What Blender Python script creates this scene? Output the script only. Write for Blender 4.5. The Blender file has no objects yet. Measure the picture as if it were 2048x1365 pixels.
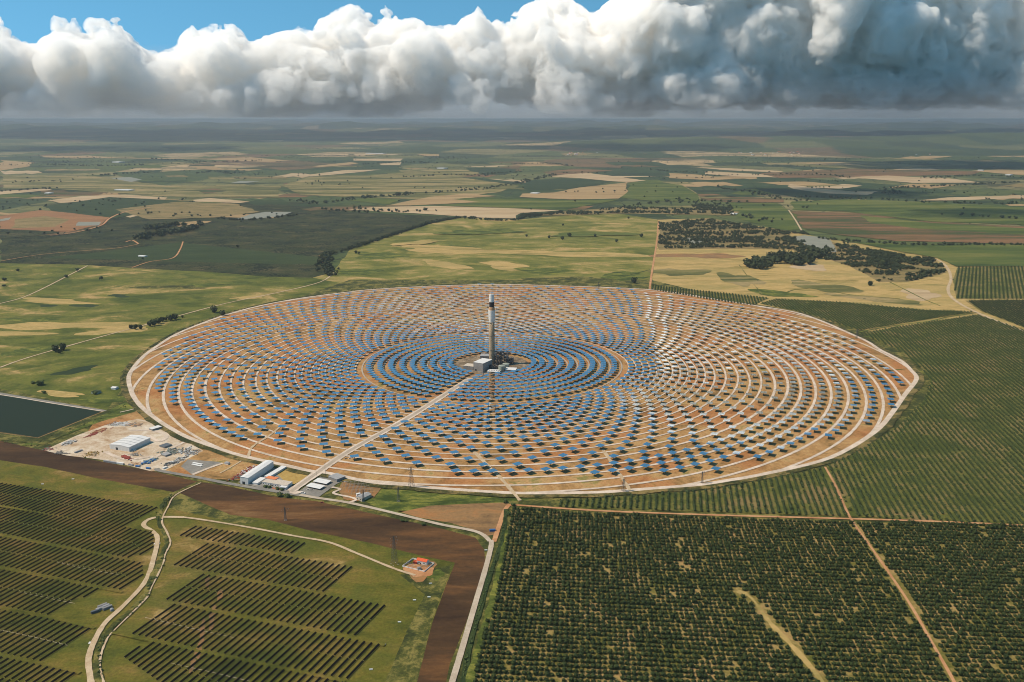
import bpy, bmesh, math, random
import numpy as np
from mathutils import Vector
random.seed(7); RNG = np.random.default_rng(7)
C = bpy.context; SC = C.scene; COL = C.collection
PI = math.pi; R = math.radians

# ------------------------------------------------------------------ camera, sky, sun, exposure
FPX = 1800.0; HOR = 238.0; CH = 466.0
PITCH = math.atan((682.5 - HOR) / FPX)
cam = bpy.data.objects.new('camera', bpy.data.cameras.new('camera')); COL.objects.link(cam)
cam.data.sensor_width = 36; cam.data.lens = FPX / 2048 * 36; cam.data.clip_start = 1; cam.data.clip_end = 250000
cam.location = (0, 0, CH); cam.rotation_euler = (PI / 2 - PITCH, 0, 0); SC.camera = cam
SC.view_settings.view_transform = 'Standard'; SC.view_settings.look = 'None'
SC.view_settings.exposure = 0.10; SC.view_settings.gamma = 1.0
SUNV = Vector((-0.63, -0.05, 0.776)).normalized()
SUN_EL = math.asin(SUNV.z); SUN_AZ = math.atan2(SUNV.x, SUNV.y)
W = bpy.data.worlds.new('World'); SC.world = W; W.use_nodes = True
SC.cycles.volume_bounces = 24; SC.cycles.max_bounces = 24; SC.cycles.diffuse_bounces = 3; SC.cycles.glossy_bounces = 3
SC.cycles.transparent_max_bounces = 8
SC.cycles.volume_step_rate = 0.12; SC.cycles.volume_max_steps = 400
SC.cycles.sample_clamp_indirect = 8; SC.cycles.filter_width = 1.0

class NB:
    """small node builder"""
    def __init__(s, nt): s.nt = nt; s.L = nt.links.new
    def n(s, t, **k):
        o = s.nt.nodes.new(t)
        for a, b in k.items(): setattr(o, a, b)
        return o
    def put(s, sock, v):
        if v is None: return
        if isinstance(v, bpy.types.NodeSocket): s.L(v, sock)
        else:
            if isinstance(v, tuple) and len(v) == 3 and sock.type == 'RGBA': v = (*v, 1)
            sock.default_value = v
    def m(s, op, a, b=None, c=None, clamp=False):
        o = s.n('ShaderNodeMath', operation=op, use_clamp=clamp)
        for i, v in enumerate((a, b, c)): s.put(o.inputs[i], v)
        return o.outputs[0]
    def noise(s, vec, scale, detail=3, rough=.5, dist=0):
        o = s.n('ShaderNodeTexNoise'); s.put(o.inputs['Vector'], vec); s.put(o.inputs['Scale'], scale)
        s.put(o.inputs['Detail'], detail); s.put(o.inputs['Roughness'], rough); s.put(o.inputs['Distortion'], dist); return o.outputs[0]
    def ramp(s, fac, stops, interp='LINEAR'):
        o = s.n('ShaderNodeValToRGB'); o.color_ramp.interpolation = interp; e = o.color_ramp.elements
        while len(e) < len(stops): e.new(.5)
        for q, (p, c) in zip(e, stops): q.position = p; q.color = (*c, 1) if isinstance(c, tuple) else (c, c, c, 1)
        s.put(o.inputs[0], fac); return o.outputs[0]
    def mix(s, f, a, b, mode='MIX'):
        o = s.n('ShaderNodeMix', data_type='RGBA', blend_type=mode); s.put(o.inputs[0], f); s.put(o.inputs[6], a); s.put(o.inputs[7], b); return o.outputs[2]
    def mapping(s, vec, loc=(0, 0, 0), rot=0, scale=(1, 1, 1)):
        o = s.n('ShaderNodeMapping'); s.put(o.inputs[0], vec); o.inputs[1].default_value = loc; o.inputs[2].default_value = (0, 0, rot); o.inputs[3].default_value = scale; return o.outputs[0]
    def coord(s): return s.n('ShaderNodeTexCoord').outputs['Object']

b = NB(W.node_tree)
sky = b.n('ShaderNodeTexSky', sky_type='NISHITA'); sky.sun_disc = False; sky.sun_elevation = SUN_EL; sky.sun_rotation = SUN_AZ
sky.air_density = 1.0; sky.dust_density = 0.0; sky.ozone_density = 3.0; sky.altitude = 500
# deep clear blue right down to the cloud tops: the sky is read a little higher than the view ray
sv = b.n('ShaderNodeVectorMath', operation='ADD'); b.put(sv.inputs[0], b.n('ShaderNodeTexCoord').outputs['Generated']); sv.inputs[1].default_value = (0, 0, 0.26)
b.L(sv.outputs[0], sky.inputs[0])
hs = b.n('ShaderNodeHueSaturation'); hs.inputs['Hue'].default_value = .472; hs.inputs['Saturation'].default_value = 1.16; hs.inputs['Value'].default_value = 1.0; b.L(sky.outputs[0], hs.inputs['Color'])
bg = W.node_tree.nodes['Background']; b.L(hs.outputs[0], bg.inputs[0]); bg.inputs[1].default_value = 0.15
sun = bpy.data.objects.new('sun', bpy.data.lights.new('sun', 'SUN')); COL.objects.link(sun)
sun.data.energy = 5.0; sun.data.angle = R(.5); sun.data.color = (1, .87, .70)
sun.rotation_euler = SUNV.to_track_quat('Z', 'Y').to_euler()

# ------------------------------------------------------------------ photo pixel -> place on the ground
def g(x, y):
    t = PITCH + math.atan((y - 682.5) / FPX); d = CH / math.tan(t); z = d * math.cos(PITCH) + CH * math.sin(PITCH)
    return Vector(((x - 1024) / FPX * z, d))
def G(pts): return [g(*p) for p in pts]
TW = g(984, 729)

# ------------------------------------------------------------------ numpy noise
def h3(ix, iy, iz, s):
    n = (ix * 374761393 + iy * 668265263 + iz * 2147483647 + s * 1274126177) & 0xffffffff
    n = ((n ^ (n >> 13)) * 1274126177) & 0xffffffff
    return ((n ^ (n >> 16)) & 0xffffff) / 16777216.
def vnoise(p, s=0):
    i = np.floor(p).astype(np.int64); f = p - i; f = f * f * (3 - 2 * f); r = 0
    for a in (0, 1):
        for bb in (0, 1):
            for c in (0, 1):
                r = r + h3(i[:, 0] + a, i[:, 1] + bb, i[:, 2] + c, s) * np.where(a, f[:, 0], 1 - f[:, 0]) * np.where(bb, f[:, 1], 1 - f[:, 1]) * np.where(c, f[:, 2], 1 - f[:, 2])
    return r
def inside(pts, poly):
    """pts (n,2) inside polygon"""
    x, y = pts[:, 0], pts[:, 1]; r = np.zeros(len(pts), bool); n = len(poly)
    for i in range(n):
        x1, y1 = poly[i]; x2, y2 = poly[i - 1]
        if y1 == y2: continue
        c = ((y1 > y) != (y2 > y)) & (x < (x2 - x1) * (y - y1) / (y2 - y1) + x1); r ^= c
    return r
def dline(pts, line):
    """distance of pts (n,2) from a polyline"""
    d = np.full(len(pts), 1e9)
    for a, c in zip(line[:-1], line[1:]):
        a = np.array(a); c = np.array(c); v = c - a; t = np.clip(((pts - a) @ v) / (v @ v), 0, 1)
        d = np.minimum(d, np.hypot(*(pts - a - t[:, None] * v).T))
    return d

# ------------------------------------------------------------------ object helpers
def tag(o, label=None, cat=None, group=None, kind=None):
    if label: o['label'] = label
    if cat: o['category'] = cat
    if group: o['group'] = group
    if kind: o['kind'] = kind
    return o
def link(o, parent=None):
    COL.objects.link(o)
    if parent is not None: o.parent = parent
    return o
def empty(name, loc, rz=0, **k):
    o = bpy.data.objects.new(name, None); o.location = loc; o.rotation_euler = (0, 0, rz); link(o); return tag(o, **k)
def meshobj(name, v, f, mats, parent=None, midx=None, smooth=False, **k):
    me = bpy.data.meshes.new(name)
    v = np.asarray(v, np.float32)
    if isinstance(f, np.ndarray):
        n, w = f.shape
        me.vertices.add(len(v)); me.vertices.foreach_set('co', v.ravel())
        me.loops.add(n * w); me.loops.foreach_set('vertex_index', f.astype(np.int32).ravel())
        me.polygons.add(n); me.polygons.foreach_set('loop_start', np.arange(n, dtype=np.int32) * w)
        try: me.polygons.foreach_set('loop_total', np.full(n, w, np.int32))
        except Exception: pass
        me.update(calc_edges=True)
    else: me.from_pydata(v.tolist(), [], f)
    for m in (mats if isinstance(mats, (list, tuple)) else [mats]): me.materials.append(m)
    if midx is not None: me.polygons.foreach_set('material_index', np.asarray(midx, np.int32))
    if smooth: me.polygons.foreach_set('use_smooth', [True] * len(me.polygons))
    me.update(); o = bpy.data.objects.new(name, me); link(o, parent); return tag(o, **k)
class MB:
    """collects simple solids into one mesh"""
    def __init__(s): s.v = []; s.f = []; s.m = []
    def add(s, vs, fs, mi=0):
        o = len(s.v); s.v += [tuple(q) for q in vs]; s.f += [[i + o for i in q] for q in fs]; s.m += [mi] * len(fs)
    def box(s, x0, x1, y0, y1, z0, z1, mi=0, rz=0, c=(0, 0)):
        vs = [(x, y, z) for z in (z0, z1) for x, y in ((x0, y0), (x1, y0), (x1, y1), (x0, y1))]
        if rz: cs, sn = math.cos(rz), math.sin(rz); vs = [(c[0] + x * cs - y * sn, c[1] + x * sn + y * cs, z) for x, y, z in vs]
        elif c != (0, 0): vs = [(x + c[0], y + c[1], z) for x, y, z in vs]
        s.add(vs, [(3, 2, 1, 0), (4, 5, 6, 7), (0, 1, 5, 4), (1, 2, 6, 5), (2, 3, 7, 6), (3, 0, 4, 7)], mi)
    def bar(s, p, q, r, n=4, mi=0, r2=None):
        p = Vector(p); q = Vector(q); d = (q - p).normalized(); u = d.orthogonal().normalized(); w = d.cross(u); r2 = r if r2 is None else r2
        vs = []
        for c, rr in ((p, r), (q, r2)):
            for k in range(n): a = 2 * PI * (k + .5) / n; vs.append(c + (u * math.cos(a) + w * math.sin(a)) * rr)
        s.add(vs, [[k, (k + 1) % n, n + (k + 1) % n, n + k] for k in range(n)] + [list(range(n))[::-1], list(range(n, 2 * n))], mi)
    def lathe(s, prof, n=16, c=(0, 0), mi=0):
        vs = []; fs = []
        for r, z in prof:
            for k in range(n): a = 2 * PI * k / n; vs.append((c[0] + r * math.cos(a), c[1] + r * math.sin(a), z))
        for i in range(len(prof) - 1):
            for k in range(n): fs.append([i * n + k, i * n + (k + 1) % n, (i + 1) * n + (k + 1) % n, (i + 1) * n + k])
        fs.append(list(range((len(prof) - 1) * n, len(prof) * n))); s.add(vs, fs, mi)
    def obj(s, name, mats, parent=None, smooth=False, **k): return meshobj(name, s.v, s.f, mats, parent, s.m, smooth, **k)

# ------------------------------------------------------------------ materials
MATS = {}
def newmat(name):
    m = bpy.data.materials.new(name); m.use_nodes = True; m.node_tree.nodes.clear(); bb = NB(m.node_tree); bb.out = bb.n('ShaderNodeOutputMaterial'); MATS[name] = m; return m, bb
def finish(bb, col, rough=.9, metal=0, spec=.25, bump=None, bd=.3):
    p = bb.n('ShaderNodeBsdfPrincipled'); bb.put(p.inputs['Base Color'], col); bb.put(p.inputs['Roughness'], rough); bb.put(p.inputs['Metallic'], metal)
    bb.put(p.inputs['Specular IOR Level'], spec)
    if bump is not None:
        bu = bb.n('ShaderNodeBump'); bb.put(bu.inputs['Height'], bump); bu.inputs['Strength'].default_value = 1; bu.inputs['Distance'].default_value = bd; bb.L(bu.outputs[0], p.inputs['Normal'])
    bb.L(p.outputs[0], bb.out.inputs[0])
def plain(name, col, rough=.8, metal=0, spec=.3, var=.25, scale=.8):
    m, bb = newmat(name); c = bb.coord(); n = bb.noise(c, scale, 4, .6)
    k = bb.ramp(n, [(.25, 1 - var), (.75, 1 + var * .6)]); finish(bb, bb.mix(1, col, k, 'MULTIPLY'), rough, metal, spec); return m
LANDK = .84
def land(name, stops, size=120, stretch=(1, 1), rot=0, fine=4., famt=.35, speck=None, rows=None, detail=6, dist=.6, big=None, track=None):
    """patchy ground: ramp over a stretched noise of 'size' metres, fine grain, optional specks (colour, size, cover) and planting rows (colour, spacing, rot, amount)"""
    m, bb = newmat(name); c = bb.coord(); s = 1. / size
    v = bb.mapping(c, (random.uniform(0, 90), random.uniform(0, 90), 0), rot, (s * stretch[0], s * stretch[1], s))
    n = bb.noise(v, 1, detail, .66, dist); nm = bb.noise(bb.mapping(v, (5, 8, 0), 0, (5, 5, 5)), 1, 6, .7, .8)
    n = bb.m('ADD', bb.m('MULTIPLY', n, 1.15), bb.m('MULTIPLY', nm, .5)); n = bb.m('SUBTRACT', n, .325); col = bb.ramp(n, stops)
    if big:
        nb = bb.noise(bb.mapping(c, (3, 7, 0), rot, (stretch[0] / big[1], stretch[1] / big[1], 1 / big[1])), 1, 3, .5, .5)
        col = bb.mix(bb.ramp(nb, [(.48, 0.), (.6, big[2])]), col, big[0])
    if rows:
        rv = bb.mapping(c, (0, 0, 0), rows[2], (1 / rows[1],) * 3); sx = bb.n('ShaderNodeSeparateXYZ'); bb.L(rv, sx.inputs[0])
        w = bb.m('SINE', bb.m('MULTIPLY', sx.outputs[0], 2 * PI)); w = bb.m('POWER', bb.m('MULTIPLY_ADD', w, .5, .5), 3)
        w = bb.m('MULTIPLY', w, bb.ramp(bb.noise(c, .3, 3, .6), [(.35, .35), (.6, 1.)])); col = bb.mix(bb.m('MULTIPLY', w, rows[3]), col, rows[0])
    if speck:
        vo = bb.n('ShaderNodeTexVoronoi'); bb.put(vo.inputs['Vector'], c); vo.inputs['Scale'].default_value = 1. / speck[1]
        thr = bb.ramp(bb.noise(c, 1. / (speck[1] * 12), 3, .6, .4), [(.5 - .2 * speck[2], 0.), (.62, speck[2])])
        col = bb.mix(bb.m('LESS_THAN', vo.outputs[0], thr), col, speck[0])
    fn = bb.noise(c, 1. / fine, 5, .65); k = bb.ramp(fn, [(.25, LANDK * (1 - famt)), (.78, LANDK * (1 + famt))])
    finish(bb, bb.mix(1, col, k, 'MULTIPLY'), .95, 0, .1); return m

# ------------------------------------------------------------------ ground sheets, strips
LAY = {'near': 0.0, 'far': 0.0}
def layz(P):
    k = 'near' if min(p.length for p in P) < 3200 else 'far'; LAY[k] += .009 if k == 'near' else .007; return LAY[k]
def sheet(name, px, mat, wob=1.0, seg=14, ground=False):
    """a flat field with a slightly ragged outline; px = outline in photo pixels (or metres when ground)"""
    P = [Vector(p) for p in px] if ground else G(px); out = []; 
    src = px if not ground else None
    for i in range(len(P)):
        a, c = P[i], P[(i + 1) % len(P)]
        L = (math.hypot(px[i][0] - px[(i + 1) % len(px)][0], 2.5 * (px[i][1] - px[(i + 1) % len(px)][1])) if src else 20)
        k = max(1, int(L / seg)) if wob else 1; nr = (c - a).orthogonal().normalized() if (c - a).length else Vector((0, 0))
        D = (c - a).length
        for j in range(k):
            t = j / k; p = a.lerp(c, t); w = 0 if j == 0 else random.uniform(-1, 1) * wob * min(D / k * .12, 0.006 * p.length)
            out.append(p + nr * w)
    z = layz(P)
    me = bpy.data.meshes.new(name); bm = bmesh.new(); f = bm.faces.new([bm.verts.new((p.x, p.y, z)) for p in out])
    bm.normal_update()
    if f.normal.z < 0: f.normal_flip()
    bmesh.ops.triangulate(bm, faces=[f]); bm.to_mesh(me); bm.free(); me.materials.append(MATS[mat])
    return tag(link(bpy.data.objects.new(name, me)), kind='structure')
def ribbon_v(line, w, z, wob=0, close=False):
    n = len(line); vs = []; ws = w if isinstance(w, (list, tuple)) else [w] * n
    for i, p in enumerate(line):
        a = line[max(i - 1, 0)]; c = line[min(i + 1, n - 1)]
        if close: a = line[i - 1]; c = line[(i + 1) % n]
        d = (c - a); d = d.normalized() if d.length else Vector((1, 0)); nr = Vector((-d.y, d.x)); hw = ws[i] / 2 * (1 + random.uniform(-wob, wob))
        vs += [(p.x + nr.x * hw, p.y + nr.y * hw, z), (p.x - nr.x * hw, p.y - nr.y * hw, z)]
    fs = [[2 * i + 1, 2 * i + 3, 2 * i + 2, 2 * i] for i in range(n - 1)]
    if close: fs.append([2 * n - 1, 1, 0, 2 * n - 2])
    return vs, fs
def smooth(line, k=5):
    """Catmull-Rom through the points"""
    out = []; n = len(line)
    for i in range(n - 1):
        p0, p1, p2, p3 = line[max(i - 1, 0)], line[i], line[i + 1], line[min(i + 2, n - 1)]
        for j in range(k):
            t = j / k; out.append(.5 * ((2 * p1) + (p2 - p0) * t + (2 * p0 - 5 * p1 + 4 * p2 - p3) * t * t + (3 * p1 - p0 - 3 * p2 + p3) * t ** 3))
    return out + [line[-1]]
def road(name, px, w, mat, k=5, wob=.08):
    L = smooth(G(px), k); z = layz(L); v, f = ribbon_v(L, w, z, wob)
    return meshobj(name, v, f, MATS[mat], kind='structure')

# ------------------------------------------------------------------ land materials
GRN = (.085, .105, .022); YGR = (.20, .205, .045); TAN = (.40, .27, .115); DRY = (.30, .215, .085); DGR = (.04, .06, .018)
land('lnd_meadow', [(.26, (.06, .08, .013)), (.43, (.13, .135, .025)), (.55, (.23, .20, .048)), (.65, (.40, .275, .10)), (.78, (.56, .36, .15))], 240, (.8, 1.1), R(-12), 6, .25, None, None, 8, 1.4, ((.17, .175, .035), 80, .4))
land('lnd_meadow_left', [(.26, (.042, .064, .010)), (.45, (.092, .106, .018)), (.57, (.17, .155, .034)), (.66, (.40, .27, .10)), (.80, (.52, .34, .14))], 220, (.8, 1.1), R(14), 6, .28, None, None, 8, 1.2, ((.18, .18, .03), 60, .45))
land('lnd_verge', [(.38, (.04, .048, .014)), (.5, (.085, .088, .02)), (.62, (.22, .18, .05))], 30, (1, 1), 0, 3, .3)
land('lnd_lush', [(.38, (.045, .065, .013)), (.52, (.10, .12, .022)), (.64, (.22, .21, .04))], 34, (.6, 1.4), R(-15), 3, .28)
land('lnd_pv', [(.28, (.06, .065, .010)), (.43, (.12, .112, .016)), (.54, (.165, .128, .024)), (.65, (.22, .145, .04)), (.78, (.42, .29, .11))], 90, (.8, 1.1), R(35), 3, .35, None, None, 8, .9, ((.085, .098, .016), 38, .6))
land('lnd_plough', [(.30, (.040, .022, .012)), (.5, (.078, .042, .019)), (.62, (.14, .065, .024)), (.74, (.22, .12, .05))], 150, (.35, 1.6), R(-17), 5, .18, None, None, 6, .5)
land('lnd_brownfield', [(.3, (.16, .095, .045)), (.5, (.29, .165, .07)), (.7, (.38, .17, .06))], 45, (.6, 1.4), R(-5), 4, .18)
land('lnd_soil', [(.30, (.17, .10, .035)), (.42, (.31, .175, .062)), (.51, (.41, .225, .085)), (.60, (.48, .29, .12)), (.70, (.24, .20, .06))], 55, (1, 1), 0, 2.5, .25, None, None, 8, 1.0, ((.42, .14, .045), 120, .5))
land('lnd_track', [(.3, (.44, .31, .18)), (.7, (.60, .46, .30))], 14, (1, 1), 0, 1.5, .15)
land('lnd_white_road', [(.3, (.50, .39, .29)), (.7, (.74, .60, .48))], 22, (1, 1), 0, 1.5, .12)
land('lnd_orange_track', [(.3, (.42, .19, .08)), (.7, (.58, .32, .16))], 25, (1, 1), 0, 1.5, .15)
land('lnd_asphalt', [(.3, (.19, .175, .15)), (.7, (.30, .27, .23))], 20, (1, 1), 0, 1.5, .12)
land('lnd_pale_road', [(.3, (.42, .33, .24)), (.7, (.56, .46, .35))], 20, (1, 1), 0, 1.5, .15)
land('lnd_main_road', [(.3, (.36, .29, .22)), (.7, (.47, .38, .29))], 30, (1, 1), 0, 1.5, .1)
land('lnd_yard', [(.28, (.36, .22, .11)), (.48, (.55, .42, .29)), (.7, (.70, .60, .47))], 38, (1, 1), 0, 2, .15)
land('lnd_yard_dark', [(.30, (.11, .08, .05)), (.5, (.22, .16, .10)), (.66, (.40, .30, .20))], 22, (1, 1), 0, 2, .25)
land('lnd_bank', [(.38, (.035, .042, .014)), (.5, (.09, .08, .025)), (.62, (.24, .17, .06))], 40, (1, 1), 0, 3, .3)
land('lnd_grass_gold', [(.3, (.36, .22, .06)), (.7, (.50, .34, .11))], 15, (1, 1), 0, 2, .12)
land('lnd_orchard', [(.30, (.11, .11, .02)), (.46, (.20, .155, .04)), (.58, (.31, .22, .075)), (.7, (.38, .23, .09))], 34, (1, 1), 0, 2, .3)
land('lnd_grove', [(.36, (.075, .09, .018)), (.5, (.14, .135, .03)), (.64, (.24, .17, .065))], 60, (1, 1), 0, 3, .3, None, ((.075, .105, .02), 9.6, 0, .0))
land('lnd_ochre', [(.24, (.19, .15, .04)), (.38, (.34, .245, .08)), (.5, (.52, .345, .13)), (.62, (.36, .26, .085)), (.76, (.64, .44, .19))], 130, (.5, 1.6), R(22), 5, .15, None, None, 8, 1.0, ((.20, .19, .055), 120, .35))
land('lnd_shaded_orchard', [(.28, (.018, .028, .009)), (.45, (.034, .043, .013)), (.60, (.058, .058, .02)), (.72, (.12, .09, .04))], 110, (.7, 1.2), R(10), 7, .5, ((.010, .015, .006), 9, .6), ((.07, .06, .025), 60, R(12), .35))  # dark orchard green, with the cloud shade over it put into the colour
land('lnd_dark_orchard_green', [(.3, (.028, .045, .014)), (.7, (.05, .068, .022))], 130, (.5, 1.5), 0, 6, .35)
land('lnd_wheat', [(.25, (.24, .16, .065)), (.5, (.38, .25, .115)), (.75, (.46, .32, .16))], 220, (.3, 1.8), R(5), 12, .12, None, None, 6, .5)
land('lnd_pale_wheat', [(.25, (.34, .235, .12)), (.5, (.48, .34, .19)), (.75, (.56, .42, .26))], 220, (.3, 1.8), R(-5), 12, .1)
land('lnd_olive', [(.38, (.08, .085, .025)), (.5, (.18, .16, .05)), (.6, (.34, .25, .11))], 260, (.3, 1.6), R(3), 12, .2, ((.03, .04, .015), 28, .22))
land('lnd_green', [(.30, (.035, .058, .014)), (.5, (.09, .115, .022)), (.70, (.17, .165, .04))], 260, (.3, 1.6), R(-4), 12, .12)
land('lnd_deep_green', [(.3, (.028, .045, .017)), (.7, (.045, .065, .022))], 300, (.4, 1.6), R(8), 10, .3)
land('lnd_brown', [(.40, (.06, .075, .022)), (.48, (.13, .085, .035)), (.6, (.24, .125, .055))], 260, (.25, 1.7), R(-6), 12, .15)
land('lnd_red', [(.3, (.24, .115, .05)), (.6, (.33, .165, .07)), (.8, (.16, .12, .05))], 120, (.4, 1.6), R(6), 8, .2)
land('lnd_scrub', [(.35, (.30, .205, .085)), (.6, (.19, .15, .055)), (.7, (.09, .085, .03))], 60, (.5, 1.5), 0, 6, .3)
# patchwork of fields out to the horizon
m, bb = newmat('lnd_far')
c = bb.coord(); v = bb.mapping(c, (0, 0, 0), R(18), (1 / 900., 1 / 1300., 1)); wn = bb.n('ShaderNodeTexNoise'); wn.inputs['Scale'].default_value = 1.3; bb.L(v, wn.inputs['Vector'])
vv = bb.n('ShaderNodeVectorMath', operation='MULTIPLY_ADD'); bb.L(wn.outputs[1], vv.inputs[0]); vv.inputs[1].default_value = (.35, .35, 0); bb.L(v, vv.inputs[2])
vo = bb.n('ShaderNodeTexVoronoi', voronoi_dimensions='2D'); bb.L(vv.outputs[0], vo.inputs['Vector']); vo.inputs['Scale'].default_value = 1
sx = bb.n('ShaderNodeSeparateColor'); bb.L(vo.outputs['Color'], sx.inputs[0])
col = bb.ramp(sx.outputs[0], [(0, (.035, .055, .02)), (.22, (.06, .08, .025)), (.40, (.085, .10, .03)), (.54, (.14, .135, .05)), (.68, (.04, .055, .022)), (.80, (.16, .095, .045)), (.88, (.22, .18, .075)), (.95, (.42, .29, .15))], 'CONSTANT')
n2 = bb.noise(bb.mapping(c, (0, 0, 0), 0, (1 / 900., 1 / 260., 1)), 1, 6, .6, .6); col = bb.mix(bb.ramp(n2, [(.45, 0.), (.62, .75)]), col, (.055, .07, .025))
ve = bb.n('ShaderNodeTexVoronoi', voronoi_dimensions='2D', feature='DISTANCE_TO_EDGE'); bb.L(vv.outputs[0], ve.inputs['Vector'])
hd = bb.m('LESS_THAN', ve.outputs[0], bb.m('MULTIPLY', bb.noise(c, 1 / 60., 3), .035)); col = bb.mix(hd, col, (.018, .026, .012))
n3 = bb.noise(c, 1 / 45., 4, .7); col = bb.mix(1, col, bb.ramp(n3, [(.25, .72), (.75, 1.28)]), 'MULTIPLY')
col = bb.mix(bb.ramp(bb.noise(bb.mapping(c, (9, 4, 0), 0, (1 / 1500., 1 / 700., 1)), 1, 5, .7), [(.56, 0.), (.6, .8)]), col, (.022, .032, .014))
finish(bb, col, .95, 0, .1)
m, bb = newmat('water_dark'); finish(bb, (.018, .028, .017), .7, 0, .04)
m, bb = newmat('water_grey'); finish(bb, bb.mix(bb.noise(bb.coord(), 1 / 40.), (.17, .17, .13), (.26, .25, .19)), .6, 0, .1)

# ------------------------------------------------------------------ the land
bm_v = [(-70000, -1500, 0), (70000, -1500, 0), (70000, 99000, 0), (-70000, 99000, 0)]
meshobj('ground', bm_v, [[0, 1, 2, 3]], MATS['lnd_far'], kind='structure')
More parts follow.
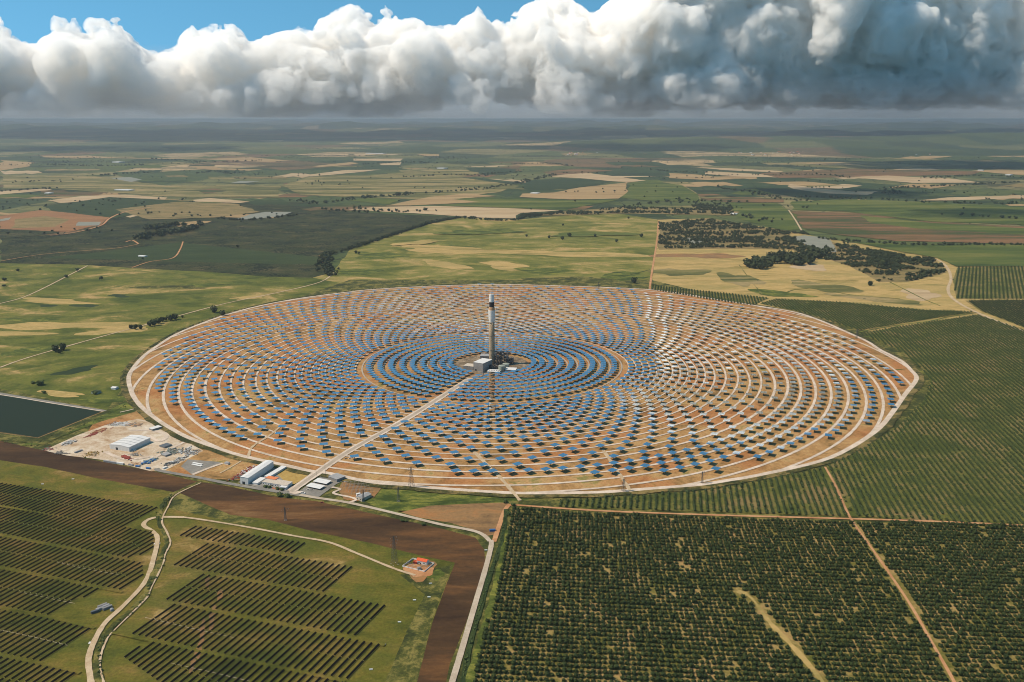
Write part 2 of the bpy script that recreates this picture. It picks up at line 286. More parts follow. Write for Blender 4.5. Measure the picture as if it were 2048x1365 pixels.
# far fields (photo outlines laid on the ground)
FAR = [
('lnd_olive', [(560,372),(640,350),(735,352),(899,338),(974,345),(919,355),(1040,372),(1000,385),(870,400),(700,395),(600,390)]),
('lnd_olive', [(0,352),(180,352),(330,372),(560,372),(560,396),(420,396),(250,388),(100,378),(0,380)]),
('lnd_wheat', [(0,321),(72,326),(60,333),(0,342)]), ('lnd_wheat', [(376,333),(427,333),(448,339),(395,338)]),
('lnd_pale_wheat', [(618,350),(690,341),(762,340),(710,346),(620,354)]), ('lnd_wheat', [(625,333),(700,325),(718,327),(690,331),(640,335)]),
('lnd_wheat', [(80,312),(180,312),(230,316),(420,318),(500,315),(580,322),(540,325),(400,319),(200,317),(90,315)]),
('lnd_pale_wheat', [(95,402),(165,393),(250,390),(335,396),(330,400),(240,399),(120,407)]), ('lnd_pale_wheat', [(0,383),(95,378),(105,381),(0,390)]),
('lnd_olive', [(342,393),(403,383),(440,385),(385,398)]), ('lnd_pale_wheat', [(385,401),(420,397),(500,404),(480,407),(390,404)]), ('lnd_olive', [(440,378),(492,374),(526,379),(478,383)]),
('lnd_brown', [(390,381),(430,378),(455,383),(410,389)]),
('lnd_dark_orchard_green', [(85,414),(219,395),(359,402),(260,432),(219,439),(102,422)]),
('lnd_shaded_orchard', [(0,527),(164,530),(267,537),(410,544),(533,554),(625,556),(664,545),(646,523),(640,510),(700,500),(782,472),(871,445),(926,435),(817,430),(700,424),(620,405),(480,402),(359,403),(219,440),(200,452),(137,467),(0,478)]),
('lnd_shaded_orchard', [(0,459),(100,463),(120,466),(60,474),(0,478)]),
('lnd_red', [(0,433),(82,421),(150,428),(219,436),(202,450),(137,465),(0,459)]),
('lnd_scrub', [(30,440),(90,433),(140,440),(110,455),(20,458)]),
('lnd_dark_orchard_green', [(80,516),(200,505),(360,485),(420,492),(640,515),(640,530),(400,525),(250,520)]),
('lnd_scrub', [(230,420),(350,405),(470,408),(520,425),(430,436),(300,440)]),
('lnd_wheat', [(352,447),(395,443),(424,443),(400,452),(358,455)]),
('lnd_pale_wheat', [(694,420),(748,415),(871,413),(1001,417),(1121,422),(1042,427),(1032,438),(970,437),(851,429)]),
('lnd_wheat', [(772,412),(858,395),(933,388),(994,393),(919,398),(960,405),(902,408),(817,412)]),
('lnd_green', [(902,399),(960,396),(1039,397),(1141,401),(1237,400),(1130,421),(1001,416),(871,412),(960,405)]),
('lnd_green', [(700,402),(740,397),(800,400),(780,410),(720,404)]),
('lnd_wheat', [(1039,395),(1045,388),(1107,386),(1158,376),(1254,366),(1257,383),(1237,398),(1141,400)]),
('lnd_pale_wheat', [(1097,354),(1162,345),(1240,355),(1292,362),(1254,366),(1158,357)]),
('lnd_deep_green', [(1052,362),(1124,357),(1186,360),(1227,364),(1158,376),(1090,381),(1049,379)]),
('lnd_green', [(1258,367),(1295,362),(1363,371),(1393,388),(1402,405),(1295,402),(1240,396),(1257,383)]),
('lnd_brown', [(1083,345),(1152,338),(1227,342),(1104,352)]), ('lnd_brown', [(1000,335),(1043,332),(1043,342),(1000,342)]),
('lnd_deep_green', [(930,336),(1040,338),(1010,350),(960,350)]),
('lnd_pale_wheat', [(707,318),(806,318),(800,323),(707,322)]), ('lnd_wheat', [(834,309),(878,309),(878,313),(850,313)]), ('lnd_pale_wheat', [(759,328),(803,325),(800,331),(762,331)]),
('lnd_pale_wheat', [(926,334),(1018,331),(990,335)]), ('lnd_wheat', [(1039,327),(1070,324),(1100,329),(1060,330)]), ('lnd_wheat', [(995,279),(1028,279),(1020,281)]), ('lnd_wheat', [(1120,308),(1200,307),(1170,310)]),
('lnd_pale_wheat', [(513,282),(568,281),(560,284)]),
('lnd_pale_wheat', [(1389,335),(1451,337),(1567,343),(1560,346),(1444,341)]), ('lnd_pale_wheat', [(1410,343),(1485,347),(1563,352),(1563,356),(1485,354),(1410,349)]), ('lnd_wheat', [(1338,347),(1386,349),(1471,359),(1416,361),(1338,357)]),
('lnd_pale_wheat', [(1580,369),(1639,378),(1707,384),(1758,383),(1734,391),(1656,388),(1587,379)]),
('lnd_deep_green', [(1500,376),(1580,378),(1650,389),(1720,393),(1630,402),(1540,386)]),  # cloud shadow on the plain, painted as a deep green sheet
('lnd_brown', [(1520,347),(1700,338),(1960,344),(1943,350),(1700,355),(1560,357)]),
('lnd_pale_wheat', [(1693,355),(1775,352),(1826,355),(1895,357),(1960,366),(1826,367),(1768,361)]),
('lnd_wheat', [(1943,342),(1997,340),(2090,342),(2090,354),(1990,347)]), ('lnd_pale_wheat', [(1837,402),(1895,396),(2090,390),(2090,396),(1895,402)]), ('lnd_wheat', [(2010,410),(2090,408),(2090,413),(2020,413)]),
('lnd_olive', [(1550,327),(1640,324),(1780,327),(1860,333),(1790,338),(1700,338),(1600,333)]), ('lnd_wheat', [(1580,326),(1680,325),(1730,331),(1640,330)]),
('lnd_green', [(1461,407),(1553,407),(1577,421),(1601,460),(1567,462),(1485,441),(1457,424)]),
('lnd_brown', [(1400,398),(1485,395),(1567,398),(1567,407),(1450,405)]),
('lnd_green', [(1584,404),(1700,400),(1830,404),(2090,418),(2090,452),(1861,444),(1690,424),(1584,421)]),
('lnd_brown', [(1584,423),(1724,428),(1861,445),(2090,456),(2090,490),(1792,483),(1670,470),(1612,460)]),
('lnd_green', [(1720,432),(1860,447),(2090,460),(2090,473),(1830,458),(1740,446)]),
('lnd_wheat', [(1548,297),(1655,294),(1655,296),(1560,299)]), ('lnd_wheat', [(1450,295),(1530,296),(1500,299)]), ('lnd_wheat', [(1715,300),(1750,299),(1745,302)]),
('lnd_wheat', [(1400,418),(1480,425),(1450,432),(1360,430)]), ('lnd_scrub', [(1040,432),(1120,425),(1240,415),(1460,419),(1470,432),(1240,428),(1120,432)]),
]
SM = ['lnd_olive', 'lnd_wheat', 'lnd_brown', 'lnd_green', 'lnd_deep_green', 'lnd_olive', 'lnd_wheat', 'lnd_scrub', 'lnd_dark_orchard_green', 'lnd_pale_wheat', 'lnd_brown', 'lnd_green']
rs_ = random.Random(12)
for k in range(260):
    y = 262 + 170 * rs_.random() ** 1.5; x = rs_.uniform(-20, 2070); w = rs_.uniform(25, 120) * (.6 + (y - 250) / 180); h = rs_.uniform(.8, 3.2) * (.5 + (y - 250) / 60); sk = rs_.uniform(-.9, .9) * w * .3; tl = rs_.uniform(-.02, .03) * w
    if y < 300 and rs_.random() < .35: continue
    n_ = 7; up = [(x - w / 2 + w * i / n_ + sk, y - h / 2 + tl * i / n_ + rs_.uniform(-.25, .25) * h) for i in range(n_ + 1)]; dn = [(x - w / 2 + w * i / n_ - sk, y + h / 2 + tl * i / n_ + rs_.uniform(-.25, .25) * h) for i in range(n_, -1, -1)]
    sheet('field', up + dn, SM[int(rs_.random() ** (1.0 if y > 300 else .8) * 12) % 12], .5, 30)
for mt, pts in FAR: sheet('field', pts, mt, 1.0, 10)
for pts in ([(470,440),(500,430),(530,425),(585,425),(565,433),(500,440)], [(219,357),(260,355),(284,360),(263,365)], [(461,367),(480,363),(520,364),(490,367)], [(1580,476),(1608,472),(1656,477),(1669,493),(1673,505),(1642,506),(1618,493)], [(1355,476),(1379,477),(1406,484),(1392,489),(1362,481)], [(157,445),(202,445),(198,452),(152,453)], [(0,440),(22,436),(18,441),(0,444)]):
    sheet('pond', pts, 'water_grey', .4, 10)
# middle distance and foreground
sheet('meadow', [(-200,528),(0,527),(164,530),(267,537),(410,544),(533,554),(625,556),(664,546),(700,500),(782,472),(871,445),(926,435),(1032,440),(1120,432),(1240,428),(1317,440),(1316,520),(1300,590),(700,600),(-200,600)], 'lnd_meadow', .5)
sheet('meadow', [(-400,528),(0,527),(164,530),(267,537),(410,544),(533,554),(625,556),(700,570),(700,620),(420,680),(300,860),(210,826),(0,790),(-500,760)], 'lnd_meadow_left', .5)
sheet('field', [(1316,440),(1420,437),(1560,460),(1700,486),(1826,489),(2200,489),(2200,700),(1400,700),(1302,600)], 'lnd_ochre', .4)
sheet('field', [(1707,486),(1826,489),(2200,489),(2200,534),(1912,534),(1874,517),(1809,506)], 'lnd_green', .4)
sheet('scrubland', [(1318,445),(1420,437),(1560,462),(1640,500),(1590,522),(1587,500),(1450,498),(1318,500)], 'lnd_scrub', .6)
sheet('scrubland', [(1655,483),(1690,490),(1792,510),(1867,520),(1893,540),(1888,547),(1843,558),(1809,565),(1758,565),(1724,545),(1690,530),(1660,520)], 'lnd_scrub', .8)
sheet('meadow', [(-900,760),(0,790),(210,826),(300,700),(700,560),(1300,560),(1900,700),(2300,800),(2300,1700),(-900,1700)], 'lnd_verge', 0)
sheet('meadow', [(-900,900),(0,921),(88,934),(198,958),(360,987),(460,1030),(536,1040),(637,1066),(738,1086),(839,1111),(910,1126),(890,1177),(864,1247),(834,1365),(810,1500),(-900,1500)], 'lnd_pv', .3)
sheet('meadow', [(657,951),(741,967),(880,979),(1010,988),(1120,992),(1030,1003),(940,1008),(860,1012),(800,1028),(760,1020),(700,985)], 'lnd_lush', .3)
sheet('meadow', [(338,986),(360,987),(460,1030),(520,1042),(480,1050),(400,1030),(336,1018)], 'lnd_verge', .4)
sheet('meadow', [(800,1150),(905,1130),(888,1180),(862,1247),(836,1365),(770,1365),(815,1260),(850,1190)], 'lnd_verge', .6)
sheet('ploughed_field', [(-500,845),(0,882),(66,897),(220,927),(314,945),(402,965),(450,972),(558,995),(633,1003),(741,1027),(880,1057),(951,1076),(968,1099),(971,1127),(948,1195),(928,1258),(900,1328),(880,1420),(815,1420),(834,1365),(864,1247),(890,1177),(910,1126),(839,1111),(738,1086),(637,1066),(536,1040),(460,1030),(360,987),(198,958),(88,934),(0,921),(-500,880)], 'lnd_plough', .3)
sheet('field', [(790,1022),(800,1025),(860,1012),(940,1008),(1015,1006),(1022,1012),(1005,1030),(990,1070),(975,1072),(950,1061),(900,1046),(840,1036)], 'lnd_brownfield', .2)
def patch(cx, cy, rx, ry, mt, tilt=0, n=22, name='grass_patch'):
    ph = [random.uniform(0, 6) for _ in range(4)]; P_ = []
    for k in range(n):
        a = 2 * PI * k / n; r = 1 + .22 * math.sin(2 * a + ph[0]) + .16 * math.sin(3 * a + ph[1]) + .12 * math.sin(5 * a + ph[2]) + random.uniform(-.08, .08); P_.append((cx + rx * r * math.cos(a), cy + ry * r * math.sin(a) + tilt * rx * r * math.cos(a)))
    sheet(name, P_, mt, .3, 40)
for a in ((110,603,75,5,'lnd_ochre',.03),(95,612,14,3,'lnd_deep_green'),(170,612,24,3.4,'lnd_deep_green'),(238,592,20,3,'lnd_deep_green'),(120,652,130,8,'lnd_ochre',-.02),(230,662,60,7,'lnd_ochre',-.1),(30,668,60,5,'lnd_ochre'),(60,702,70,5,'lnd_lush',-.1),(150,742,40,6,'lnd_deep_green',-.15),(300,735,60,12,'lnd_verge',-.3),(210,800,40,8,'lnd_lush'),(120,788,50,5,'lnd_ochre',.1),(60,640,50,4,'lnd_lush'),(420,570,70,4,'lnd_lush',-.05),(500,595,40,3,'lnd_ochre',-.1),(340,575,60,4,'lnd_verge'),
          (900,500,110,7,'lnd_ochre',.02),(1130,508,140,6,'lnd_ochre',.03),(760,512,60,6,'lnd_lush'),(720,545,50,6,'lnd_lush',-.1),(1010,532,50,7,'lnd_ochre',.1),(890,530,40,8,'lnd_ochre',.15),(1090,542,60,6,'lnd_lush'),(1180,470,70,5,'lnd_green'),(960,465,80,5,'lnd_lush'),(1240,555,60,8,'lnd_lush',-.1),(1150,560,80,6,'lnd_verge'),(830,487,40,4,'lnd_ochre',-.1),
          (1400,512,80,5,'lnd_brownfield'),(1360,545,50,8,'lnd_olive'),(1480,560,40,12,'lnd_olive',.2),(1650,575,60,10,'lnd_olive',.1),(1560,588,70,5,'lnd_lush',.06),(1840,590,40,10,'lnd_pale_wheat'),(1760,600,80,6,'lnd_olive',.1),(1620,535,30,8,'lnd_pale_wheat'),
          (870,1150,16,12,'lnd_lush'),(840,1141,33,17,'lnd_brownfield'),(838,1142,26,13,'lnd_orange_track'),(425,1235,7,22,'lnd_brownfield',-.8),(405,1262,6,20,'lnd_brownfield',-.8),(398,1300,7,18,'lnd_brownfield',-.9),(440,1190,5,14,'lnd_brownfield',-.8),(385,1330,6,14,'lnd_brownfield',-.8),(415,1165,5,12,'lnd_brownfield',-.6)): patch(*a)
road('track', [(1478,530),(1500,560),(1525,590)], 3, 'lnd_olive', 4, .3); road('track', [(1560,592),(1590,580),(1640,578),(1700,590),(1800,598)], 4, 'lnd_lush', 5, .5); road('track', [(1780,565),(1810,580),(1850,600),(1880,612)], 4, 'lnd_lush', 5, .5); road('track', [(1240,556),(1270,548),(1300,540)], 4, 'lnd_deep_green', 5, .4)
# orchard and grove floors
GROVES = {
 'front': [(1022,1017),(1180,1028),(1330,1033),(1700,1044),(2150,1058),(2200,1480),(915,1480),(945,1380),(951,1330),(971,1260),(990,1190),(1003,1120),(1018,1060)],
 'a': [(1301,570),(1348,577),(1538,597),(1505,612),(1416,600),(1348,588),(1301,580)],
 'b': [(1553,599),(1690,606),(1844,621),(1948,625),(1858,639),(1717,662),(1650,640),(1600,624),(1520,608)],
 'c': [(1956,631),(2200,712),(2200,1060),(1703,1034),(1480,1027),(1120,1015),(1110,1004),(1260,994),(1400,983),(1480,971),(1560,955),(1650,936),(1700,912),(1790,860),(1850,800),(1862,762),(1845,740),(1795,700),(1735,674),(1717,668),(1861,645)],
 'd': [(1914,536),(2200,532),(2200,599),(1912,598),(1906,560)],
 'e': [(1930,602),(2200,601),(2200,715),(2048,656),(1960,622)]}
sheet('orchard_floor', GROVES['front'], 'lnd_orchard', .2)
for k in 'abcde': sheet('orchard_floor', GROVES[k], 'lnd_grove', .2)
# the mirror field
PERIM = [(258,768),(260,748),(284,717),(318,691),(369,662),(472,625),(581,601),(700,585),(748,580),(851,574),(988,570),(1090,572),(1261,578),(1348,586),(1433,600),(1502,611),(1587,625),(1642,643),(1690,664),(1734,684),(1758,700),(1782,712),(1805,725),(1821,741),(1833,759),(1811,789),(1787,823),(1759,857),(1708,893),(1640,924),(1517,952),(1459,962),(1400,971),(1300,979),(1204,986),(1096,988),(1010,987),(860,977),(818,972),(741,966),(657,948),(627,945),(569,932),(491,915),(450,903),(382,879),(343,859),(312,839),(283,815),(266,792)]
PERG = smooth(G(PERIM + [PERIM[0]]), 4)[:-1]
sheet('mirror_field_ground', [(p.x, p.y) for p in PERG], 'lnd_soil', 0, ground=True)
sheet('field', [(190,842),(283,813),(312,839),(382,879),(450,903),(569,932),(600,945),(560,975),(480,962),(400,957),(330,945),(220,925),(150,905)], 'lnd_soil', .2)
sheet('meadow', [(210,826),(260,800),(285,815),(278,822),(200,845),(80,890),(40,893),(140,850)], 'lnd_lush', .3)
sheet('yard', [(88,902),(154,872),(209,852),(275,839),(318,846),(341,872),(378,881),(407,903),(330,942),(303,944),(220,923),(132,912)], 'lnd_yard', .3)
sheet('yard', [(476,966),(520,935),(560,930),(590,948),(582,984),(560,986)], 'lnd_asphalt', .1)
sheet('meadow', [(552,948),(572,936),(630,948),(584,972),(574,968)], 'lnd_grass_gold', .1)
sheet('yard', [(596,985),(650,948),(690,955),(688,962),(672,970),(634,998)], 'lnd_asphalt', .1)
sheet('yard', [(676,980),(684,966),(710,962),(765,975),(748,996),(712,1004),(688,1000)], 'lnd_brownfield', .1)
sheet('yard', [(362,934),(376,920),(436,925),(446,928),(386,952)], 'lnd_asphalt', .1)
# tower platform
def circle(r, n=48, c=TW): return [(c[0] + r * math.cos(2 * PI * i / n), c[1] + r * math.sin(2 * PI * i / n)) for i in range(n)]
sheet('tower_yard', circle(72), 'lnd_yard_dark', 0, ground=True)
# reservoir
RES = [(-260,752),(0,791),(204,824),(75,876),(0,865),(-320,826)]
sheet('reservoir_bank', [(-320,738),(0,779),(120,802),(222,823),(90,890),(0,881),(-400,838)], 'lnd_verge', .2)
sheet('reservoir_bank', [(-270,748),(0,786),(214,822),(204,825),(0,792),(-260,753)], 'lnd_asphalt', 0)
sheet('reservoir_water', RES, 'water_dark', 0)
road('reservoir_edge', [(-260,752),(0,790.5),(100,807),(206,824)], 2.6, 'lnd_white_road', 3, 0)
road('reservoir_edge', [(207,824),(140,851),(76,877),(40,872),(0,866.5),(-200,841)], 2.2, 'lnd_brownfield', 1, .2)

# ------------------------------------------------------------------ roads and tracks
road('track', [(-60,622),(0,608),(60,590),(150,545),(175,532)], 5, 'lnd_track'); road('track', [(0,736),(60,715),(200,675),(330,640),(450,608),(560,585),(640,565),(668,546)], 5, 'lnd_track', 5, .3)
road('track', [(0,524),(70,512),(140,505),(230,498),(275,490)], 4, 'lnd_orange_track'); road('track', [(264,536),(300,524),(345,517),(360,500),(366,484)], 5, 'lnd_orange_track')
road('track', [(100,472),(150,466),(202,452),(219,438),(250,425),(300,416)], 9, 'lnd_orange_track'); road('track', [(252,485),(265,482),(277,489)], 7, 'lnd_orange_track'); road('track', [(640,512),(646,525),(662,540)], 7, 'lnd_orange_track')
road('track', [(1317,442),(1314,480),(1308,520),(1303,550),(1299,582)], 6, 'lnd_orange_track'); road('track', [(1577,421),(1590,440),(1603,462)], 7, 'lnd_track'); road('track', [(1363,371),(1393,388),(1402,405)], 8, 'lnd_olive')
road('track', [(1860,516),(1880,523),(1895,537),(1902,558),(1896,580),(1908,600),(1956,627),(2048,664),(2140,702)], 8, 'lnd_track'); road('track', [(1953,626),(1890,636),(1861,643),(1790,652),(1717,665)], 5, 'lnd_lush'); road('track', [(1700,678),(1740,673),(1775,660),(1800,652)], 5, 'lnd_lush')
road('track', [(1025,1011),(1183,1022),(1325,1028),(1480,1033),(1701,1039),(1860,1044),(2048,1052),(2200,1058)], 4.2, 'lnd_orange_track')
road('track', [(988,1085),(999,1051),(1010,1022),(1018,1012),(1026,1011)], 5.5, 'lnd_orange_track')
road('track', [(1650,935),(1672,975),(1701,1038),(1747,1103),(1816,1204),(1862,1284),(1908,1365),(1940,1430)], 3, 'lnd_orange_track')
road('track', [(1474,1184),(1503,1198),(1540,1247),(1592,1302),(1644,1365),(1680,1420)], 5, 'lnd_ochre', 5, .6)
road('track', [(1780,742),(1830,740),(1862,762),(1852,800),(1815,850),(1770,900)], 3.5, 'lnd_lush', 5, .3)
road('service_road', [(315,938),(321,943),(400,957),(450,967),(520,979),(590,990),(620,994)], 7, 'lnd_asphalt', 5, .03)
road('road', [(600,991),(633,997),(698,1007),(790,1028),(880,1050),(942,1062),(966,1071),(980,1084)], 5.5, 'lnd_pale_road', 6, .05)
road('road', [(982,1082),(982,1095),(971,1139),(951,1207),(928,1286),(906,1360),(890,1410)], 5.6, 'lnd_pale_road', 6, .05)
L_ = smooth(G([(190,1450),(182,1365),(177,1323),(187,1288),(210,1248),(248,1212),(291,1164),(308,1116),(315,1078),(303,1063),(288,1053),(293,1043),(316,1036),(367,1036)]), 6); v_, f_ = ribbon_v(L_, 5.2, layz(L_), .1); meshobj('dirt_road', v_, f_, MATS['lnd_track'], kind='structure')
road('dirt_road', [(316,1036),(367,1036),(480,1053),(586,1073),(657,1086),(713,1108),(789,1139),(830,1152)], 3.4, 'lnd_track', 6, .12)
road('stream_bank', [(214,1400),(200,1365),(192,1323),(203,1288),(222,1258),(284,1200),(297,1172),(318,1129),(324,1109),(333,1087),(327,1066),(318,1043),(326,1012),(345,990),(398,966)], 6, 'lnd_verge', 6, .5)
road('stream', [(220,1400),(207,1365),(200,1323),(212,1285),(228,1263),(291,1200),(303,1177),(326,1129),(331,1109),(341,1087),(334,1066),(324,1043),(336,1015),(352,991),(402,967)], 1.8, 'lnd_track', 6, .4)
road('ditch', [(1012,1020),(1008,1060),(1000,1095),(980,1150),(960,1220),(938,1300),(925,1380)], 5, 'lnd_dark_orchard_green', 6, .25)
road('verge_path', [(1018,1062),(1004,1120),(988,1190),(968,1260),(948,1330),(935,1380)], 7, 'lnd_lush', 6, .3)
for a in ([(0,1014),(150,1037),(305,1064)], [(-40,1064),(0,1072),(140,1099),(286,1125)], [(-40,1129),(0,1137),(120,1162),(245,1186)], [(-40,1209),(0,1217),(101,1237),(190,1258)], [(-40,1302),(0,1311),(83,1328),(160,1348)], [(341,1207),(480,1236),(640,1272),(770,1292)], [(225,1267),(340,1292),(480,1322),(690,1365)]):
    road('grass_track', a, 4.0, 'lnd_pv', 4, .1)
for a in ([(115,1127),(170,1139),(237,1151)], [(40,1186),(95,1198),(150,1209)], [(0,1262),(70,1277),(135,1293)], [(290,1237),(380,1258),(470,1278)], [(340,1328),(420,1346),(500,1365)]):
    road('cable_trench', a, .6, 'lnd_main_road', 4, .4)
road('gravel_apron', [(582,984),(592,988),(600,984)], 8, 'lnd_white_road', 2, 0)
for a, w_ in (([(283,815),(262,821),(240,826)], 3), ([(260,862),(300,862),(325,868),(333,876),(318,884),(296,872)], 6), ([(378,881),(350,895),(318,912),(310,918)], 5), ([(210,905),(250,920),(300,915)], 7), ([(698,1007),(712,1001),(700,996),(672,990),(668,986),(680,980),(664,976)], 4), ([(446,928),(420,937),(385,951)], 5), ([(492,915),(480,925),(455,940),(440,948)], 2.5)):
    road('yard_track', a, w_, 'lnd_white_road' if w_ != 2.5 else 'lnd_track', 5, .12)

# roads of the mirror field
def spacing(r): return float(np.interp(r, [262, 310, 400, 440, 480, 560, 600, 690, 760, 860], [13.2, 13.6, 16, 20, 21, 23.4, 25.5, 28.5, 31, 34]))
ROWS = [540.]
while ROWS[0] > 272: ROWS.insert(0, ROWS[0] - spacing(ROWS[0] - 8))
IA = len(ROWS) - 1
while ROWS[-1] < 900: ROWS.append(ROWS[-1] + spacing(ROWS[-1] + 6))
def ring_roads(rad, w, name='ring_road', mt='lnd_white_road'):
    v = []; f = []; n = int(2 * PI * rad / 7); a = np.arange(n) * 2 * PI / n
    wig = rad + 1.2 * np.sin(a * 5 + rad) ; P_ = np.stack([TW.x + wig * np.cos(a), TW.y + wig * np.sin(a)], 1)
    ok = inside(P_, [(p.x, p.y) for p in PERG]); z = LAY['near'] + .012 + .00001 * rad
    for i in range(n):
        c, s = math.cos(a[i]), math.sin(a[i]); hw = w / 2 * random.uniform(.85, 1.12); v += [(TW.x + (wig[i] + hw) * c, TW.y + (wig[i] + hw) * s, z), (TW.x + (wig[i] - hw) * c, TW.y + (wig[i] - hw) * s, z)]
    for i in range(n):
        j = (i + 1) % n
        if ok[i] and ok[j]: f.append([2 * i + 1, 2 * i, 2 * j, 2 * j + 1])
    if f: meshobj(name, v, f, MATS[mt], kind='structure')
for r in ROWS: ring_roads(r - .36 * spacing(r), 2.7 if r < 400 else 3.6 if r < 540 else 4.8)
ring_roads(252, 3.0, mt='lnd_main_road'); ring_roads(231, 3.2, mt='lnd_main_road')
for r in (210, 189, 168, 147, 127, 107, 88): ring_roads(r, 3.0, mt='lnd_main_road')
LAY['near'] += .03
BK = []
for i_, p_ in enumerate(PERG):
    d_ = (PERG[(i_ + 1) % len(PERG)] - PERG[i_ - 1]).normalized(); nr_ = Vector((-d_.y, d_.x)); nr_ = nr_ if (p_ - TW).dot(nr_) > 0 else -nr_; BK.append(p_ + nr_ * 8)
v_, f_ = ribbon_v(BK, 13, layz(BK), .3, True); meshobj('embankment', v_, f_, MATS['lnd_bank'], kind='structure')
v_, f_ = ribbon_v(PERG, 8, layz(PERG), .06, True); meshobj('perimeter_road', v_, f_, MATS['lnd_white_road'], kind='structure')
road('main_road_shoulder', [(582,984),(631,950),(698,904),(805,844),(866,806),(940,758)], 13, 'lnd_white_road', 6, .12)
road('main_road', [(582,985),(631,950),(698,904),(805,844),(866,806),(935,761)], 6.2, 'lnd_main_road', 6, .03)
road('track', [(560,855),(540,872),(505,895),(497,915)], 4, 'lnd_track', 6, .3); road('track', [(948,905),(975,932),(1005,962),(1040,1003)], 5, 'lnd_track', 6, .35); road('track', [(1205,900),(1222,925),(1240,952),(1262,986)], 5, 'lnd_track', 6, .35)
MAINROAD = G([(582,984),(631,950),(698,904),(805,844),(866,806),(950,752)])

# ------------------------------------------------------------------ distant hills
def hills():
    na, nd = 150, 120; v = []
    az = np.linspace(R(-38), R(38), na); ds = np.geomspace(11500, 80000, nd)
    A, D = np.meshgrid(az, ds); X = D * np.tan(A); Y = D
    p = np.stack([X.ravel() / 2600, Y.ravel() / 1500, 0 * X.ravel()], 1); h = 0; amp = 1
    for k in range(6): h = h + amp * vnoise(p * 2 ** k, 40 + k); amp *= .55
    h = h / 2.1; big = vnoise(np.stack([X.ravel() / 9000, Y.ravel() / 6000, 0 * X.ravel()], 1), 3)
    d = Y.ravel(); ramp = np.interp(d, [11500, 16000, 24000, 36000, 50000, 80000], [0, 60, 150, 380, 430, 460])
    z = np.maximum(0, (h - .42)) * 2.0 * ramp * (.45 + .9 * big)
    bump = np.exp(-((X.ravel() - 3700) / 2900) ** 2 - ((d - 16500) / 1700) ** 2) * 170 + np.exp(-((X.ravel() - 9500) / 3200) ** 2 - ((d - 17500) / 2000) ** 2) * 190
    z = np.minimum(z + bump * (.6 + .7 * h), 458) - np.where(d < 12500, 4, 0)
    v = np.stack([X.ravel(), d, z], 1); i = np.arange((nd - 1) * na).reshape(nd - 1, na)[:, :-1].ravel()
    f = np.stack([i, i + 1, i + na + 1, i + na], 1)
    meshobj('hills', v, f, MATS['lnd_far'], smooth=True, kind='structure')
hills()

# ------------------------------------------------------------------ heliostats
m, bb = newmat('mirror'); finish(bb, (.78, .82, .84), .04, 1, .5)
plain('steel', (.30, .28, .26), .5, .3, .4); plain('dark_steel', (.06, .058, .055), .6, .2, .3); plain('concrete', (.42, .38, .33), .9)
HP = 6.1
def helio_parts():
    mir = MB(); nx, ny = 7, 5; w, d = 12.0, 10.2
    for i in range(nx):
        for j in range(ny):
            x0 = -w / 2 + w * i / nx + .05; x1 = -w / 2 + w * (i + 1) / nx - .05; y0 = -d / 2 + d * j / ny + .05; y1 = -d / 2 + d * (j + 1) / ny - .05
            cx, cy = (x0 + x1) / 2, (y0 + y1) / 2; tx, ty = -cx * .0007, -cy * .0007
            z = lambda x, y: HP + .22 + tx * (x - cx) + ty * (y - cy)
            mir.add([(x0, y0, z(x0, y0)), (x1, y0, z(x1, y0)), (x1, y1, z(x1, y1)), (x0, y1, z(x0, y1))], [(0, 1, 2, 3)], 0)
    mir.box(-w / 2 + .06, w / 2 - .06, -d / 2 + .06, d / 2 - .06, HP + .10, HP + .17, 1)
    fr = MB(); fr.bar((-5.4, 0, HP - .15), (5.4, 0, HP - .15), .22, 5)
    for x in (-5, -1.8, 1.8, 5): fr.bar((x, -4.6, HP - .02), (x, 4.6, HP - .02), .1, 4); fr.bar((x, -3, HP - .05), (x, 0, HP - .6), .06, 3); fr.bar((x, 3, HP - .05), (x, 0, HP - .6), .06, 3)
    ps = MB(); ps.lathe([(1.1, -.05), (1.1, .25), (.36, .3), (.33, 4.8), (.5, 4.9), (.5, HP - .4)], 8)
    return mir, fr, ps
mir, fr, ps = helio_parts()
HM = [MATS['mirror'], MATS['dark_steel']]
MFIELD = G([(331,706),(310,741),(311,782),(350,816),(392,846),(420,862),(450,878),(484,886),(520,887),(565,895),(611,906),(668,919),(726,925),(788,933),(852,940),(925,955),(1100,956),(1249,956),(1425,948),(1480,931),(1570,915),(1640,885),(1700,863),(1755,850),(1793,815),(1804,772),(1780,728),(1742,711),(1729,700),(1700,683),(1660,667),(1611,652),(1550,631),(1497,621),(1470,614),(1366,601),(1315,592),(1262,582),(1076,574),(970,572),(864,576),(775,584),(697,589),(648,599),(600,604),(506,624),(485,630),(427,649),(383,673)])
hp = []
def ring(r, n, off):
    for k in range(n): a = -PI / 2 + 2 * PI * (k + off) / n; hp.append((TW.x + r * math.cos(a), TW.y + r * math.sin(a)))
for i, r in enumerate((238, 217, 196, 175, 155, 135, 116, 98, 82)):
    n = 92 if r > 190 else int(2 * PI * r / 14.2); ring(r, n, .5 * (i % 2))
for i, r in enumerate(ROWS):
    if r <= 541: ring(r, 73, 0 if (IA - i) % 2 == 0 else .5)
    else: ring(r, 146, .5 * ((i - IA) % 2))
hp = np.array(hp)
ok = inside(hp, [(p.x, p.y) for p in MFIELD]) & (dline(hp, MAINROAD) > 10.5)
ok &= ~((np.hypot(hp[:, 0] - TW.x, hp[:, 1] - TW.y) < 74))
hp = hp[ok]; hp = hp[np.argsort(np.hypot(hp[:, 0], hp[:, 1]))]
print('heliostats', len(hp))
